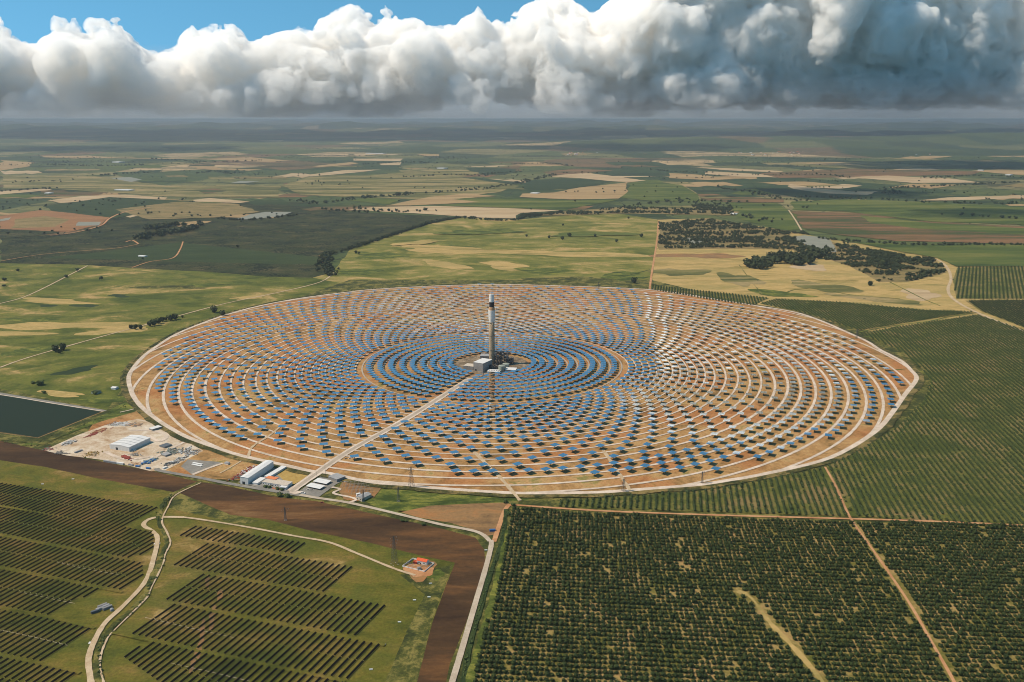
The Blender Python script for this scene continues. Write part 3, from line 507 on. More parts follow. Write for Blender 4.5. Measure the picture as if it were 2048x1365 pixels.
def helio_rot(p):
    t = Vector((TW.x - p[0], TW.y - p[1], 115)).normalized(); n = t + SUNV; return math.atan2(n.y, n.x) - PI / 2
hr = np.array([helio_rot(p) for p in hp]); tilt = RNG.normal(0, .004, (len(hp), 2)); hp += RNG.normal(0, .35, hp.shape)
first = None
for i in range(300):
    if first is None:
        root = empty('heliostat', (0, 0, 0)); parts = [mir.obj('mirror_panel', HM, root), fr.obj('support_frame', MATS['dark_steel'], root), ps.obj('pedestal', MATS['dark_steel'], root)]
        tag(root, 'flat blue mirror on a short post in the mirror field rows nearest the camera', 'heliostat', 'heliostats in the nearest rows of the mirror field'); first = (root, parts); o = root; ch = parts
    else:
        o = first[0].copy(); COL.objects.link(o); ch = []
        for q in first[1]: c = q.copy(); COL.objects.link(c); c.parent = o; ch.append(c)
    o.location = (hp[i, 0], hp[i, 1], 0); o.rotation_euler = (0, 0, hr[i]); ch[0].rotation_euler = (tilt[i, 0], tilt[i, 1], 0)
def scatter(name, mbs, pts, rots, scales, mats, tl=None, **k):
    """many copies of one template joined in one mesh (stuff)"""
    v = np.array(mbs.v); f4 = [q if len(q) == 4 else q + [q[-1]] for q in mbs.f]; out = MB
    F = [list(q) for q in mbs.f]; n = len(pts); cs, sn = np.cos(rots), np.sin(rots)
    V = np.empty((n, len(v), 3)); s = scales[:, None]
    V[:, :, 0] = (v[None, :, 0] * cs[:, None] - v[None, :, 1] * sn[:, None]) * s + pts[:, 0:1]; V[:, :, 1] = (v[None, :, 0] * sn[:, None] + v[None, :, 1] * cs[:, None]) * s + pts[:, 1:2]
    V[:, :, 2] = v[None, :, 2] * s
    if tl is not None: V[:, :, 2] += (v[None, :, 2] > HP) * (v[None, :, 0] * tl[:, 1:2] + v[None, :, 1] * tl[:, 0:1])
    sizes = set(len(q) for q in F)
    if len(sizes) == 1:
        Fa = np.array(F); FF = (Fa[None] + (np.arange(n) * len(v))[:, None, None]).reshape(-1, Fa.shape[1]); return meshobj(name, V.reshape(-1, 3), FF, mats, midx=np.tile(mbs.m, n) if len(mats) > 1 else None, **k)
    FL = []; 
    for i in range(n): o = i * len(v); FL += [[j + o for j in q] for q in F]
    return meshobj(name, V.reshape(-1, 3), FL, mats, midx=np.tile(mbs.m, n), **k)
allp = MB(); allp.add(mir.v, mir.f, 0); allp.m = list(mir.m); o_ = len(allp.v)
q_ = MB(); q_.bar((-5.4, 0, HP - .15), (5.4, 0, HP - .15), .22, 4); q_.bar((0, 0, 0), (0, 0, HP), .34, 6)
allp.v += q_.v; allp.f += [[i + o_ for i in f] for f in q_.f]; allp.m += [1] * len(q_.f)
rest = slice(300, None)
scatter('heliostat_rows', allp, hp[rest], hr[rest], np.ones(len(hp) - 300), HM, tilt[rest], label='rings of blue and white flat mirrors on posts surrounding the tower, behind the nearest rows', cat='heliostats', kind='stuff')

# ------------------------------------------------------------------ solar panel rows
m, bb = newmat('pv_dark'); finish(bb, (.004, .004, .005), .6, 0, .05)
ROWD_R = (g(713, 1275) - g(775, 1213)).normalized(); ROWD_L = (g(248, 1057) - g(321, 1017)).normalized()
def clip_lines(poly, d, sp, off=0):
    P = G(poly); nr = Vector((-d.y, d.x)); ts = [p.dot(nr) for p in P]; out = []; t = math.floor(min(ts) / sp) * sp + off
    while t < max(ts):
        xs = []
        for i in range(len(P)):
            a, c = P[i - 1], P[i]; ta, tc = a.dot(nr), c.dot(nr)
            if (ta > t) != (tc > t): k = (t - ta) / (tc - ta); xs.append((a + (c - a) * k).dot(d))
        xs.sort()
        for k in range(0, len(xs) - 1, 2):
            if xs[k + 1] - xs[k] > 8: out.append((nr * t + d * xs[k], nr * t + d * xs[k + 1]))
        t += sp
    return out
PV = []
for poly in ([(394,1054),(614,1088),(583,1110),(350,1073)], [(412,1088),(715,1137),(653,1188),(344,1133)], [(402,1149),(775,1213),(713,1275),(325,1201)], [(340,1208),(480,1238),(762,1291),(695,1361),(640,1352),(254,1269)], [(297,1284),(475,1322),(690,1367),(640,1440),(420,1440),(248,1318)], [(270,1335),(300,1334),(460,1370),(330,1400),(200,1400)][:0] or [(700,1371),(760,1400),(690,1440),(650,1440)]):
    PV += [(a, c, 'right') for a, c in clip_lines(poly, ROWD_R, 7.15)]
for poly in ([(-60,957),(0,967),(321,1017),(245,1058),(0,1012),(-60,1000)], [(-60,1004),(0,1016),(308,1066),(308,1098),(263,1120),(0,1069),(-60,1058)], [(-60,1064),(0,1075),(286,1128),(288,1158),(243,1183),(0,1134),(-60,1122)], [(-60,1128),(0,1140),(200,1179),(101,1234),(0,1214),(-60,1202)], [(-60,1208),(0,1221),(101,1240),(187,1260),(81,1326),(0,1308),(-60,1296)], [(-60,1302),(0,1315),(154,1348),(60,1410),(-60,1390)]):
    PV += [(a, c, 'left') for a, c in clip_lines(poly, ROWD_L, 7.15)]
PV.sort(key=lambda q: ((q[0] + q[1]) / 2).length)
print('pv rows', len(PV))
def pv_mesh(L):
    p = MB(); n = max(1, round(L / 31)); seg = L / n; tl = .42
    for k in range(n):
        x0 = -L / 2 + k * seg + .5; x1 = -L / 2 + (k + 1) * seg - .5
        p.add([(x0, -.85, 1.45 - tl), (x1, -.85, 1.45 - tl), (x1, .85, 1.45 + tl), (x0, .85, 1.45 + tl), (x0, -.85, 1.39 - tl), (x1, -.85, 1.39 - tl), (x1, .85, 1.39 + tl), (x0, .85, 1.39 + tl)], [(0, 1, 2, 3), (7, 6, 5, 4), (0, 4, 5, 1), (1, 5, 6, 2), (2, 6, 7, 3), (3, 7, 4, 0)])
    q = MB(); q.box(-L / 2 + .3, L / 2 - .3, -.08, .08, 1.2, 1.34)
    x = -L / 2 + 1.5
    while x < L / 2: q.bar((x, 0, 0), (x, 0, 1.3), .09, 4); x += 7
    return p, q
restP = []
for i, (a, c, side) in enumerate(PV):
    L = (c - a).length; mid = (a + c) / 2; rz = math.atan2((c - a).y, (c - a).x)
    if rz < -PI / 2: rz += PI
    if rz > PI / 2: rz -= PI
    p, q = pv_mesh(L)
    if i < 290:
        lb = ('long black row of solar panels in the field right of the winding dirt road' if side == 'right' else 'long black row of solar panels in the field left of the winding dirt road')
        root = empty('solar_panel_row', (mid.x, mid.y, 0), rz, label=lb, cat='solar panels', group='solar panel rows %s of the dirt road' % side)
        p.obj('panel_table', MATS['pv_dark'], root); q.obj('support_frame', MATS['steel'], root)
    else: restP.append((mid, rz, p, q))
big = MB(); cs_ = []
for mid, rz, p, q in restP:
    cs, sn = math.cos(rz), math.sin(rz)
    for s_, mi in ((p, 0), (q, 1)): big.add([(mid.x + x * cs - y * sn, mid.y + x * sn + y * cs, z) for x, y, z in s_.v], s_.f, mi)
if restP: big.obj('solar_panel_rows_behind', [MATS['pv_dark'], MATS['steel']], label='farther black rows of solar panels left of the dirt road, behind the nearer ones', cat='solar panels', kind='stuff')

# ------------------------------------------------------------------ trees
def leafmat(name, c1, c2, scale=.35):
    m, bb = newmat(name); c = bb.n('ShaderNodeNewGeometry').outputs['Position']
    n = bb.noise(c, scale, 3, .6); n2 = bb.noise(c, 2.2, 2, .6); col = bb.ramp(n, [(.32, c1), (.68, c2)])
    col = bb.mix(1, col, bb.ramp(n2, [(.25, .6), (.75, 1.4)]), 'MULTIPLY'); finish(bb, col, .8, 0, .15)
leafmat('leaf_orchard', (.018, .030, .008), (.048, .062, .015)); leafmat('leaf_grove', (.034, .050, .017), (.065, .085, .026)); leafmat('leaf_dark', (.022, .032, .013), (.05, .06, .02)); leafmat('leaf_bush', (.04, .06, .02), (.09, .11, .03))
plain('bark', (.11, .08, .055), .95)
def ico_arr(sub):
    bm = bmesh.new(); bmesh.ops.create_icosphere(bm, subdivisions=sub, radius=1); v = np.array([q.co[:] for q in bm.verts]); f = [[q.index for q in p.verts] for p in bm.faces]; bm.free(); return v, f
def crown(seed, sub=2, lumps=5, leaves=50, w=1, h=.85, leaf=.22):
    """uneven crown: a lumpy core with leaf tufts standing off it; unit radius, base at z=0.25"""
    rs = np.random.default_rng(seed); v, f = ico_arr(sub); cen = rs.normal(0, 1, (lumps, 3)); cen /= np.linalg.norm(cen, axis=1)[:, None]; k = np.zeros(len(v))
    for c in cen: k = np.maximum(k, np.clip(v @ c, 0, 1) ** 3)
    r = .62 + .32 * k + rs.normal(0, .07, len(v)); v = v * r[:, None] * np.array([w, w, h]); b_ = MB(); b_.add([(x, y, z + h * .72 + .18) for x, y, z in v], f)
    for i in range(leaves):
        d = rs.normal(0, 1, 3); d /= np.linalg.norm(d); d[2] = d[2] * .8 + .15; kk = max([max(0, float(d @ c)) ** 3 for c in cen]); c = d * (.7 + .34 * kk + rs.uniform(-.05, .12)) * np.array([w, w, h]) + np.array([0, 0, h * .72 + .18])
        a, e = rs.normal(0, 1, (2, 3)); a /= np.linalg.norm(a); e -= a * (a @ e); e /= np.linalg.norm(e); s = leaf * rs.uniform(.6, 1.3)
        b_.add([c - a * s, c + e * s * .8, c + a * s, c - e * s * .6 + d * s * .4], [(0, 1, 2), (0, 2, 3)])
    return b_
def trunk_mb(h=.5, r=.07, limbs=3, seed=0):
    rs = random.Random(seed); t = MB(); t.bar((0, 0, 0), (rs.uniform(-.04, .04), 0, h), r, 6, r2=r * .6)
    for k in range(limbs): a = 2 * PI * k / limbs + rs.random(); t.bar((0, 0, h * .8), (.35 * math.cos(a), .35 * math.sin(a), h + .35), r * .5, 4, r2=r * .2)
    return t
CR = [crown(i, 2, 5, 60) for i in range(6)]; TRK = trunk_mb()
def fill(poly, d, sr, st, jit=.25, skip=.04, lo=0, avoid=None, clear=.06):
    """planting grid: rows along d, sr between rows, st between trees"""
    P = G(poly) if isinstance(poly[0], tuple) else poly; nr = Vector((-d.y, d.x)); a = [p.dot(nr) for p in P]; c = [p.dot(d) for p in P]
    u = np.arange(min(a), max(a), sr); w = np.arange(min(c), max(c), st); U, Wd = np.meshgrid(u, w)
    U = U.ravel() + RNG.normal(0, jit * .5, U.size); Wd = Wd.ravel() + RNG.normal(0, jit, Wd.size)
    pts = np.stack([U * nr.x + Wd * d.x, U * nr.y + Wd * d.y], 1); k = inside(pts, [(p.x, p.y) for p in P]) & (RNG.random(len(pts)) > skip)
    clump = vnoise(np.concatenate([pts / 14, np.zeros((len(pts), 1))], 1), 77); k &= clump > clear
    if avoid:
        for line, w_ in avoid: k &= dline(pts, line) > w_
    z = (pts[:, 1]) * math.cos(PITCH) + CH * math.sin(PITCH); sxp = pts[:, 0] / z * FPX; k &= np.abs(sxp) < 1090
    t = np.arctan2(CH, pts[:, 1]) - PITCH; k &= np.tan(t) * FPX < 725
    return pts[k]
def tri(mb):
    o = MB(); o.v = mb.v
    for q in mb.f:
        for k in range(1, len(q) - 1): o.f.append([q[0], q[k], q[k + 1]]); o.m.append(0)
    return o
AX = [(G([(1650,935),(1672,975),(1701,1038),(1747,1103),(1816,1204),(1862,1284),(1908,1365),(1940,1430)]), 3.6), (G([(1474,1184),(1503,1198),(1540,1247),(1592,1302),(1644,1365),(1680,1420)]), 5.0)]
TRD = (g(2048, 1052) - g(1183, 1022)).normalized()
fp = fill(GROVES['front'], TRD, 7.3, 5.0, .4, .015, avoid=AX, clear=.0); fp = fp[np.argsort(np.hypot(fp[:, 0], fp[:, 1]))]
# bare patches in the orchard
bp = vnoise(np.concatenate([fp / 9, np.zeros((len(fp), 1))], 1), 5); fp = fp[bp > .012]
print('orchard trees', len(fp))
fs_ = RNG.uniform(2.0, 3.0, len(fp)); frz = RNG.uniform(0, 6.28, len(fp))
cm_ = [tri(c) for c in CR]; crm = []; trm = None
for i in range(300):
    v_ = i % 6
    root = empty('orchard_tree', (fp[i, 0], fp[i, 1], 0), frz[i], label='round dark green fruit tree in the nearest rows of the orchard at the lower right', cat='tree', group='orchard trees in the nearest rows')
    root.scale = (fs_[i],) * 3
    if len(crm) < 6: c = CR[v_].obj('crown', MATS['leaf_orchard'], root); crm.append(c.data)
    else: c = bpy.data.objects.new('crown', crm[v_]); link(c, root)
    if trm is None: t = TRK.obj('trunk', MATS['bark'], root); trm = t.data
    else: t = bpy.data.objects.new('trunk', trm); link(t, root)
def forest(name, pts, scales, templ, mat, **k):
    V = []; F = []; o = 0; idx = RNG.integers(0, len(templ), len(pts)); rz = RNG.uniform(0, 6.28, len(pts))
    for j, T in enumerate(templ):
        s = idx == j; n = int(s.sum())
        if not n: continue
        v = np.array(T.v); cs, sn = np.cos(rz[s])[:, None], np.sin(rz[s])[:, None]; sc_ = scales[s][:, None]; zs = sc_ * RNG.uniform(.85, 1.2, (n, 1))
        A = np.stack([(v[None, :, 0] * cs - v[None, :, 1] * sn) * sc_ + pts[s, 0:1], (v[None, :, 0] * sn + v[None, :, 1] * cs) * sc_ + pts[s, 1:2], v[None, :, 2] * zs + 0 * cs], 2)
        Fa = np.array(T.f); F.append((Fa[None] + (np.arange(n) * len(v))[:, None, None]).reshape(-1, 3) + o); V.append(A.reshape(-1, 3)); o += n * len(v)
    return meshobj(name, np.concatenate(V), np.concatenate(F), MATS[mat], **k)
forest('orchard_trees_behind', fp[300:], fs_[300:], cm_, 'leaf_orchard', label='dense block of round dark green orchard trees behind the nearest rows at the lower right', cat='orchard', kind='stuff')
LOW = [tri(crown(20 + i, 1, 4, 12, leaf=.35)) for i in range(5)]
GD = (g(1701, 1038) - g(1675, 980)).normalized()
names = {'a': 'narrow strip of small orchard trees along the far right edge of the mirror field', 'b': 'grey green grove in slanting rows behind the right side of the mirror field', 'c': 'large green grove in slanting rows between the mirror field and the right edge', 'd': 'grove in upright rows beside the dirt road at the far right', 'e': 'dark grove below the dirt road at the right edge'}
GDIR = {'a': (g(1320, 583) - g(1322, 572)).normalized(), 'b': (g(1717, 662) - g(1640, 608)).normalized(), 'c': GD, 'd': (g(2000, 599) - g(1995, 534)).normalized(), 'e': (g(2080, 660) - g(2000, 610)).normalized()}
for k in 'abcde':
    q = fill(GROVES[k], GDIR[k], 10.0 if k in 'd' else 7.8, 3.7 if k != 'e' else 4.4, .35, .05, avoid=AX + [(G([(1953,626),(1890,636),(1861,643),(1790,652),(1717,665)]), 6)])
    print('grove', k, len(q))
    forest('grove', q, RNG.uniform(1.9, 2.6, len(q)) * (1.15 if k == 'e' else 1.1 if k == 'd' else 1), LOW, 'leaf_dark' if k == 'e' else 'leaf_grove', label=names[k], cat='grove', kind='stuff')

# ------------------------------------------------------------------ single trees, woods, hedges
DARK = [tri(crown(40 + i, 2, 6, 70, leaf=.2)) for i in range(4)]; MID = [tri(crown(60 + i, 1, 5, 26, leaf=.3)) for i in range(5)]; TINY = [tri(crown(80 + i, 1, 3, 5, leaf=.4)) for i in range(4)]
dk = [None] * 4
def single(px, s, label, group=None, name='tree', cat='tree', mat='leaf_dark', tall=1.0):
    p = g(*px); s *= .88; root = empty(name, (p.x, p.y, 0), random.uniform(0, 6), label=label, cat=cat, group=group); root.scale = (s, s, s * tall * (1.3 if name == 'tree' else 1))
    i = random.randrange(4)
    if dk[i] is None: dk[i] = (DARK[i].obj('crown', MATS[mat], root)).data
    else:
        me = dk[i] if mat == 'leaf_dark' else dk[i].copy()
        if mat != 'leaf_dark': me.materials.clear(); me.materials.append(MATS[mat])
        link(bpy.data.objects.new('crown', me), root)
    if name == 'tree': link(bpy.data.objects.new('trunk', trm), root)
for px, s, lb in [((111,704),8.5,'large round tree, left one of the pair in the left meadow'), ((126,701),9,'large round tree, right one of the pair in the left meadow'), ((119,707),6,'small tree in front of the pair in the left meadow'),
    ((262,658),6,'small tree at the left end of the tree row left of the mirror field'), ((271,659),6.5,'dark tree second from the left end of the row left of the mirror field'), ((281,659),6.5,'dark tree at the right end of the first clump left of the mirror field'),
    ((300,653),7.5,'tree at the left end of the middle clump beside the mirror field'), ((309,652),9,'tallest tree of the middle clump beside the mirror field'), ((318,648),8,'tree right of centre in the middle clump beside the mirror field'), ((325,644),7,'tree at the right end of the middle clump beside the mirror field'), ((332,641),4.5,'small thin tree between two clumps left of the mirror field'),
    ((341,642),8.5,'left one of two tall trees closest to the left rim road'), ((350,640),9,'right one of two tall trees closest to the left rim road'), ((365,636),3.5,'tiny tree right of the tall pair near the rim road'),
    ((429,626),10,'lone tall tree just outside the upper left rim of the mirror field'), ((446,632),8,'round bush tree touching the upper left rim of the mirror field'),
    ((803,468),5,'small lone tree by the edge of the dark orchard behind the field'), ((842,454),6,'small lone tree at the corner of the dark orchard'), ((712,507),6,'left one of two small trees at the left end of the central meadow'), ((718,509),5,'right one of two small trees at the left end of the central meadow'),
    ((1053,474),5.5,'small round tree, leftmost in the middle of the central meadow'), ((1098,477),7,'round tree second from the left in the middle of the central meadow'), ((1125,480),9,'round tree just right of and below another in the central meadow'), ((1139,474),9.5,'largest round tree in the middle of the central meadow'), ((1190,474),7,'round tree right of the largest one in the central meadow'), ((1233,485),7,'lone tree closest to the front in the right of the central meadow'), ((1283,475),9.5,'lone round tree near the orange track bounding the central meadow'), ((1126,452),6,'small tree at the back of the central meadow'), ((1257,438),6.5,'small tree at the back right of the central meadow'), ((1196,430),6,'small tree beside the scrub strip behind the central meadow'),
    ((1268,567),10,'round dark tree just behind the far rim near the orange track'), ((1740,572),9,'round dark tree alone in the ochre field at the right'), ((1766,534),14,'large dark tree inside the scrubland right of the pond'), ((1150,404),7,'small tree in front of the farm field far behind'), ((1518,444),8,'left one of two trees in the bright green field'), ((1543,446),8,'right one of two trees in the bright green field'),
    ((796,392),14,'left one of two tall trees far behind the tower'), ((811,392),14,'right one of two tall trees far behind the tower')]:
    single(px, s, lb)
for px, s, lb in [((80,771),11,'grey green bush tree in a hollow above the reservoir'), ((66,768),6,'small bush left of the grey one above the reservoir'), ((88,787),6,'round green bush near the reservoir bank'), ((190,789),7,'square looking green bush right of the reservoir'), ((560,993),6,'left green bush in front of the gate building'), ((575,995),6,'right green bush in front of the gate building'), ((531,976),4.5,'clipped round bush left in front of the admin building'), ((539,977),4.5,'clipped round bush second in front of the admin building'), ((555,980),4.5,'clipped round bush third in front of the admin building'), ((564,982),4,'clipped round bush fourth in front of the admin building'), ((805,1043),4,'reddish bush beside the pale road'), ((812,1044),3,'small bush right of the reddish one beside the pale road'), ((847,1051),4,'green bush beside the pale road'), ((1010,1006),5,'dark bush at the tip of the tan field'), ((1018,1030),5,'dark bush beside the orange track corner'), ((1026,1012),4.5,'brown bush at the corner of the orchard')]:
    single(px, s * .8, lb, name='bush', cat='bush', mat='leaf_bush', tall=.8)
def blob_pts(cx, cy, rx, ry, n): # clump given in photo pixels
    a = RNG.uniform(0, 6.28, n); r = np.sqrt(RNG.random(n)); return np.array([tuple(g(cx + rx * q * math.cos(t), cy + ry * q * math.sin(t))) for t, q in zip(a, r)])
def line_pts(px, w, step, dens=1.0):
    L = smooth(G(px), 6); out = []
    for a, c in zip(L[:-1], L[1:]):
        n = (c - a).length / step * dens; n = int(n) + (random.random() < n % 1)
        for _ in range(n): t = random.random(); p = a.lerp(c, t); out.append((p.x + random.gauss(0, w), p.y + random.gauss(0, w)))
    return np.array(out) if out else np.zeros((0, 2))
def wood(name, label, pts, lo, hi, templ=None, mat='leaf_dark', cat='wood'):
    if len(pts): forest(name, pts, RNG.uniform(lo, hi, len(pts)), templ or MID, mat, label=label, cat=cat, kind='stuff')
wood('eucalyptus_wood', 'tall dark wood standing in the ochre land left of the pond', np.concatenate([blob_pts(1519,531,28,9,34), blob_pts(1563,520,26,8,36), blob_pts(1598,524,30,8,46), blob_pts(1638,512,22,6,30)]), 10, 16)
wood('tree_belt', 'long belt of dark trees crossing the shaded orchards at the left', np.concatenate([line_pts([(278,480),(310,472),(350,466),(392,458)], 16, 6), line_pts([(292,460),(330,455),(360,452)], 18, 7), blob_pts(404,450,6,3,5)]), 9, 14)
wood('hedge_trees', 'line of trees between the dark orchard and the central meadow', np.concatenate([line_pts([(668,552),(655,540),(648,525),(652,512),(672,506)], 12, 4), line_pts([(690,502),(735,488),(782,472),(871,445),(926,436)], 5, 5), line_pts([(926,436),(975,441),(1032,441),(1050,434),(1090,430),(1120,426)], 8, 7), blob_pts(1060,432,20,4,50)]), 4, 8)
def scrub(poly, n, lo=.35, sc=26):
    P = G(poly); x = [p.x for p in P]; y = [p.y for p in P]; q = np.stack([RNG.uniform(min(x), max(x), n), RNG.uniform(min(y), max(y), n)], 1); q = q[inside(q, [(p.x, p.y) for p in P])]
    nz = vnoise(np.concatenate([q / np.array([sc * 4, sc * 2.2]), np.zeros((len(q), 1))], 1), 31) * .6 + vnoise(np.concatenate([q / sc, np.zeros((len(q), 1))], 1), 33) * .4
    return q[nz > lo + RNG.uniform(-.08, .08, len(q))]
wood('scrub_wood', 'dark open woodland behind the ochre field, left of the pond', np.concatenate([scrub([(1318,447),(1420,439),(1500,452),(1560,462),(1620,490),(1660,515),(1620,520),(1587,500),(1450,496),(1318,498)], 4600, .46, 26)]), 3.5, 7)
wood('scrub_wood', 'patchy scrub on pale ground right of the pond', np.concatenate([scrub([(1650,484),(1700,488),(1792,510),(1867,520),(1893,540),(1888,547),(1843,558),(1809,565),(1758,565),(1724,545),(1690,530),(1650,522)], 4200, .55, 22), scrub([(1660,486),(1792,510),(1867,520),(1890,536),(1820,540),(1700,512)], 2600, .44, 22)]), 3, 6.5)
wood('scrub_wood', 'strip of scattered dark oaks behind the central meadow', np.concatenate([scrub([(1040,434),(1120,427),(1240,416),(1460,420),(1470,431),(1240,427),(1120,432)], 1500, .47, 30), scrub([(1380,412),(1455,408),(1470,424),(1400,422)], 350, .42, 26)]), 5, 8)
wood('pond_trees', 'dark trees round the two grey ponds', np.concatenate([line_pts([(1640,478),(1680,482),(1740,486),(1830,491),(1950,491),(2060,491)], 9, 9), line_pts([(1568,470),(1590,467),(1616,470)], 8, 5), line_pts([(440,438),(470,441),(500,441),(560,436),(590,431)], 9, 10), line_pts([(1560,480),(1600,492),(1622,500)], 10, 5)]), 4, 8)
FARL = [[(0,385),(60,380),(130,377)], [(200,352),(240,349),(300,346)], [(395,348),(430,344),(462,347)], [(590,402),(640,408),(700,400),(760,395),(820,388)], [(700,400),(712,397),(880,385),(960,380),(1010,372),(1080,357),(1110,350)], [(820,355),(900,351),(980,353)], [(960,350),(1040,345)], [(1250,415),(1340,404),(1400,410)], [(1430,375),(1500,385),(1560,398),(1620,405)], [(1590,395),(1680,398),(1750,399),(1840,405)], [(1560,350),(1640,350),(1700,356)], [(1760,385),(1800,390),(1770,380)], [(1770,378),(1900,372),(2048,365)], [(1840,405),(1960,408),(2048,409)], [(720,330),(800,326),(880,327)], [(1020,330),(1100,328),(1140,333)], [(1300,340),(1350,345),(1420,346)], [(1850,357),(1960,352),(2048,357)], [(560,300),(700,298),(860,302)], [(1000,306),(1100,303),(1300,305)], [(700,418),(800,425),(870,420)], [(630,420),(700,424),(760,427)], [(1480,431),(1500,436),(1560,440)], [(100,330),(200,333),(300,330)], [(300,318),(420,325),(520,322)], [(1348,398),(1420,404),(1500,405)], [(1900,430),(2048,440)]]
fl = np.concatenate([line_pts(l, 24, 26, 1.2) for l in FARL])
wood('far_hedgerows', 'thin dark hedgerows and stream trees between the distant fields', fl, 6, 12, TINY)
q = np.stack([RNG.uniform(-6500, 6500, 9000), RNG.uniform(2500, 12000, 9000)], 1); nz = vnoise(np.concatenate([q / np.array([700, 350]), np.zeros((9000, 1))], 1), 55); q = q[(nz > .72) | (RNG.random(9000) > .985)]; q = q[np.hypot(q[:, 0], q[:, 1] - 3000) > 900]
q = q[~inside(q, [(p.x, p.y) for p in G([(-200,528),(700,560),(1300,590),(1900,700),(2200,700),(2200,440),(1316,438),(926,430),(700,500),(664,546)])])]
wood('far_trees', 'scattered dark trees and copses in the distant farmland', q, 5, 9, TINY)
rim = []
for i_, p_ in enumerate(PERG):
    q_ = PERG[(i_ + 1) % len(PERG)]; d_ = (q_ - p_); L_n = d_.length; nr_ = Vector((-d_.y, d_.x)).normalized(); mid_ = (p_ + q_) / 2
    if (mid_ - TW).dot(nr_) < 0: nr_ = -nr_
    if mid_.y < TW.y - 150 or (mid_.x > 620): continue
    for k_ in range(int(L_n / 4)): t_ = random.random(); c_ = p_.lerp(q_, t_) + nr_ * (9 + random.gauss(0, 1.6)); rim.append((c_.x, c_.y))
rim = np.array(rim)
wood('rim_hedge', 'thin dark hedge along the far outer rim of the mirror field', rim, .9, 2.2, TINY, 'leaf_bush', 'hedge')
st_ = np.concatenate([line_pts([(206,1365),(196,1323),(207,1285),(226,1258),(288,1200),(300,1174),(322,1129),(328,1109)], 1.6, 2.2), line_pts([(1012,1020),(1005,1070),(985,1140),(960,1220),(935,1310),(925,1365)], .9, 2.5), line_pts([(60,885),(140,862),(210,832),(262,808)], 5, 5), line_pts([(318,1045),(322,1020),(345,988)], 1.5, 2), line_pts([(1840,755),(1862,775),(1850,810),(1800,862)], 5, 3), line_pts([(0,883),(40,890),(70,892)], 5, 4)])
wood('ditch_shrubs', 'low shrubs growing along the ditches and the reservoir bank', st_, .6, 1.7, TINY, 'leaf_bush', 'shrubs')

# ------------------------------------------------------------------ the tower
m, bb = newmat('shaft_concrete'); c = bb.coord(); n = bb.noise(c, .55, 4, .7); v = bb.n('ShaderNodeTexVoronoi'); bb.put(v.inputs['Vector'], c); v.inputs['Scale'].default_value = .55
base = bb.ramp(n, [(.3, (.27, .19, .11)), (.55, (.40, .30, .19)), (.75, (.50, .41, .29))]); finish(bb, bb.mix(bb.m('LESS_THAN', v.outputs[0], .33), base, (.17, .09, .045)), .9)
plain('cladding', (.72, .66, .58), .6, 0, .3, .18, .3); plain('rust_band', (.50, .28, .14), .8, 0, .2, .35, .5); plain('receiver_black', (.018, .015, .014), .5)
plain('grey_panel', (.23, .215, .20), .6, 0, .3, .1, .2); plain('white_paint', (.66, .64, .60), .6, 0, .3, .12, .4); plain('roof_pale', (.62, .60, .57), .6, 0, .3, .12, .25); plain('roof_grey', (.30, .29, .28), .7, 0, .3, .2, .3)
plain('tank_green', (.28, .30, .24), .6, 0, .3, .15, .3); plain('glass_dark', (.03, .04, .05), .15, 0, .5, .05); plain('wall_tan', (.50, .42, .33), .85); plain('roof_red', (.62, .10, .03), .8); plain('orange_paint', (.62, .19, .07), .8)
plain('blue_paint', (.03, .12, .30), .5); plain('red_steel', (.28, .05, .03), .7); plain('scrap', (.22, .20, .17), .8, .2, .3, .6, 1.2); plain('rib_dark', (.10, .11, .12), .6); plain('tyre', (.02, .02, .02), .9); plain('pylon_steel', (.12, .12, .115), .6, .4)
T = empty('solar_tower', (TW.x, TW.y, 0), label='tall round concrete tower with white cladding and black band rising in the mirror field', cat='tower')
s_ = MB(); s_.lathe([(6.2, 0), (5.9, 3), (5.7, 20), (5.4, 60), (5.2, 89)], 28); s_.obj('shaft', MATS['shaft_concrete'], T, True)
s_ = MB(); s_.lathe([(5.3, 85), (6.0, 89.5), (6.3, 92), (6.4, 108), (5.9, 108.4)], 28); cl = s_.obj('cladding', MATS['cladding'], T)
s_ = MB(); 
for k in range(14): a = 2 * PI * k / 14; s_.box(6.34, 6.5, -.09, .09, 92, 107.5, 0, a)
s_.obj('cladding_seam', MATS['roof_pale'], cl)
s_ = MB(); s_.lathe([(6.1, 108.3), (6.0, 111), (5.6, 113.2), (4.7, 114.2)], 24); s_.obj('heat_shield', MATS['rust_band'], T)
s_ = MB(); s_.lathe([(4.5, 114), (4.5, 124.5)], 24)
for k in range(18): a = 2 * PI * k / 18; s_.box(4.42, 4.62, -.5, .5, 114.3, 124.2, 0, a)
s_.obj('receiver', MATS['receiver_black'], T)
s_ = MB(); s_.lathe([(4.7, 124.4), (4.75, 126), (4.6, 131.5), (4.8, 131.8), (4.8, 132.6), (4.5, 133), (4.45, 139.4)], 24); tc = s_.obj('top_housing', MATS['white_paint'], T)
s_ = MB()
for k in range(12): a = 2 * PI * k / 12; s_.bar((4 * math.cos(a), 4 * math.sin(a), 138.9), (4 * math.cos(a), 4 * math.sin(a), 140.2), .07, 4)
s_.box(-1.6, 1.2, -1.5, 1.4, 138.9, 140.4); s_.bar((2.2, 1, 139), (2.2, 1, 143), .08, 4); s_.obj('roof_plant', MATS['roof_grey'], tc)
s_ = MB()
for z in (30, 58, 84): s_.lathe([(5.0, z), (6.3, z), (6.3, z + .25), (5.1, z + .25)], 24)
for z in np.arange(2, 86, 7): s_.bar((-5.95 + .008 * z, -.9, z), (-5.95 + .008 * z, -.9, z + 6.8), .12, 4)
s_.obj('platform_ring', MATS['steel'], T)

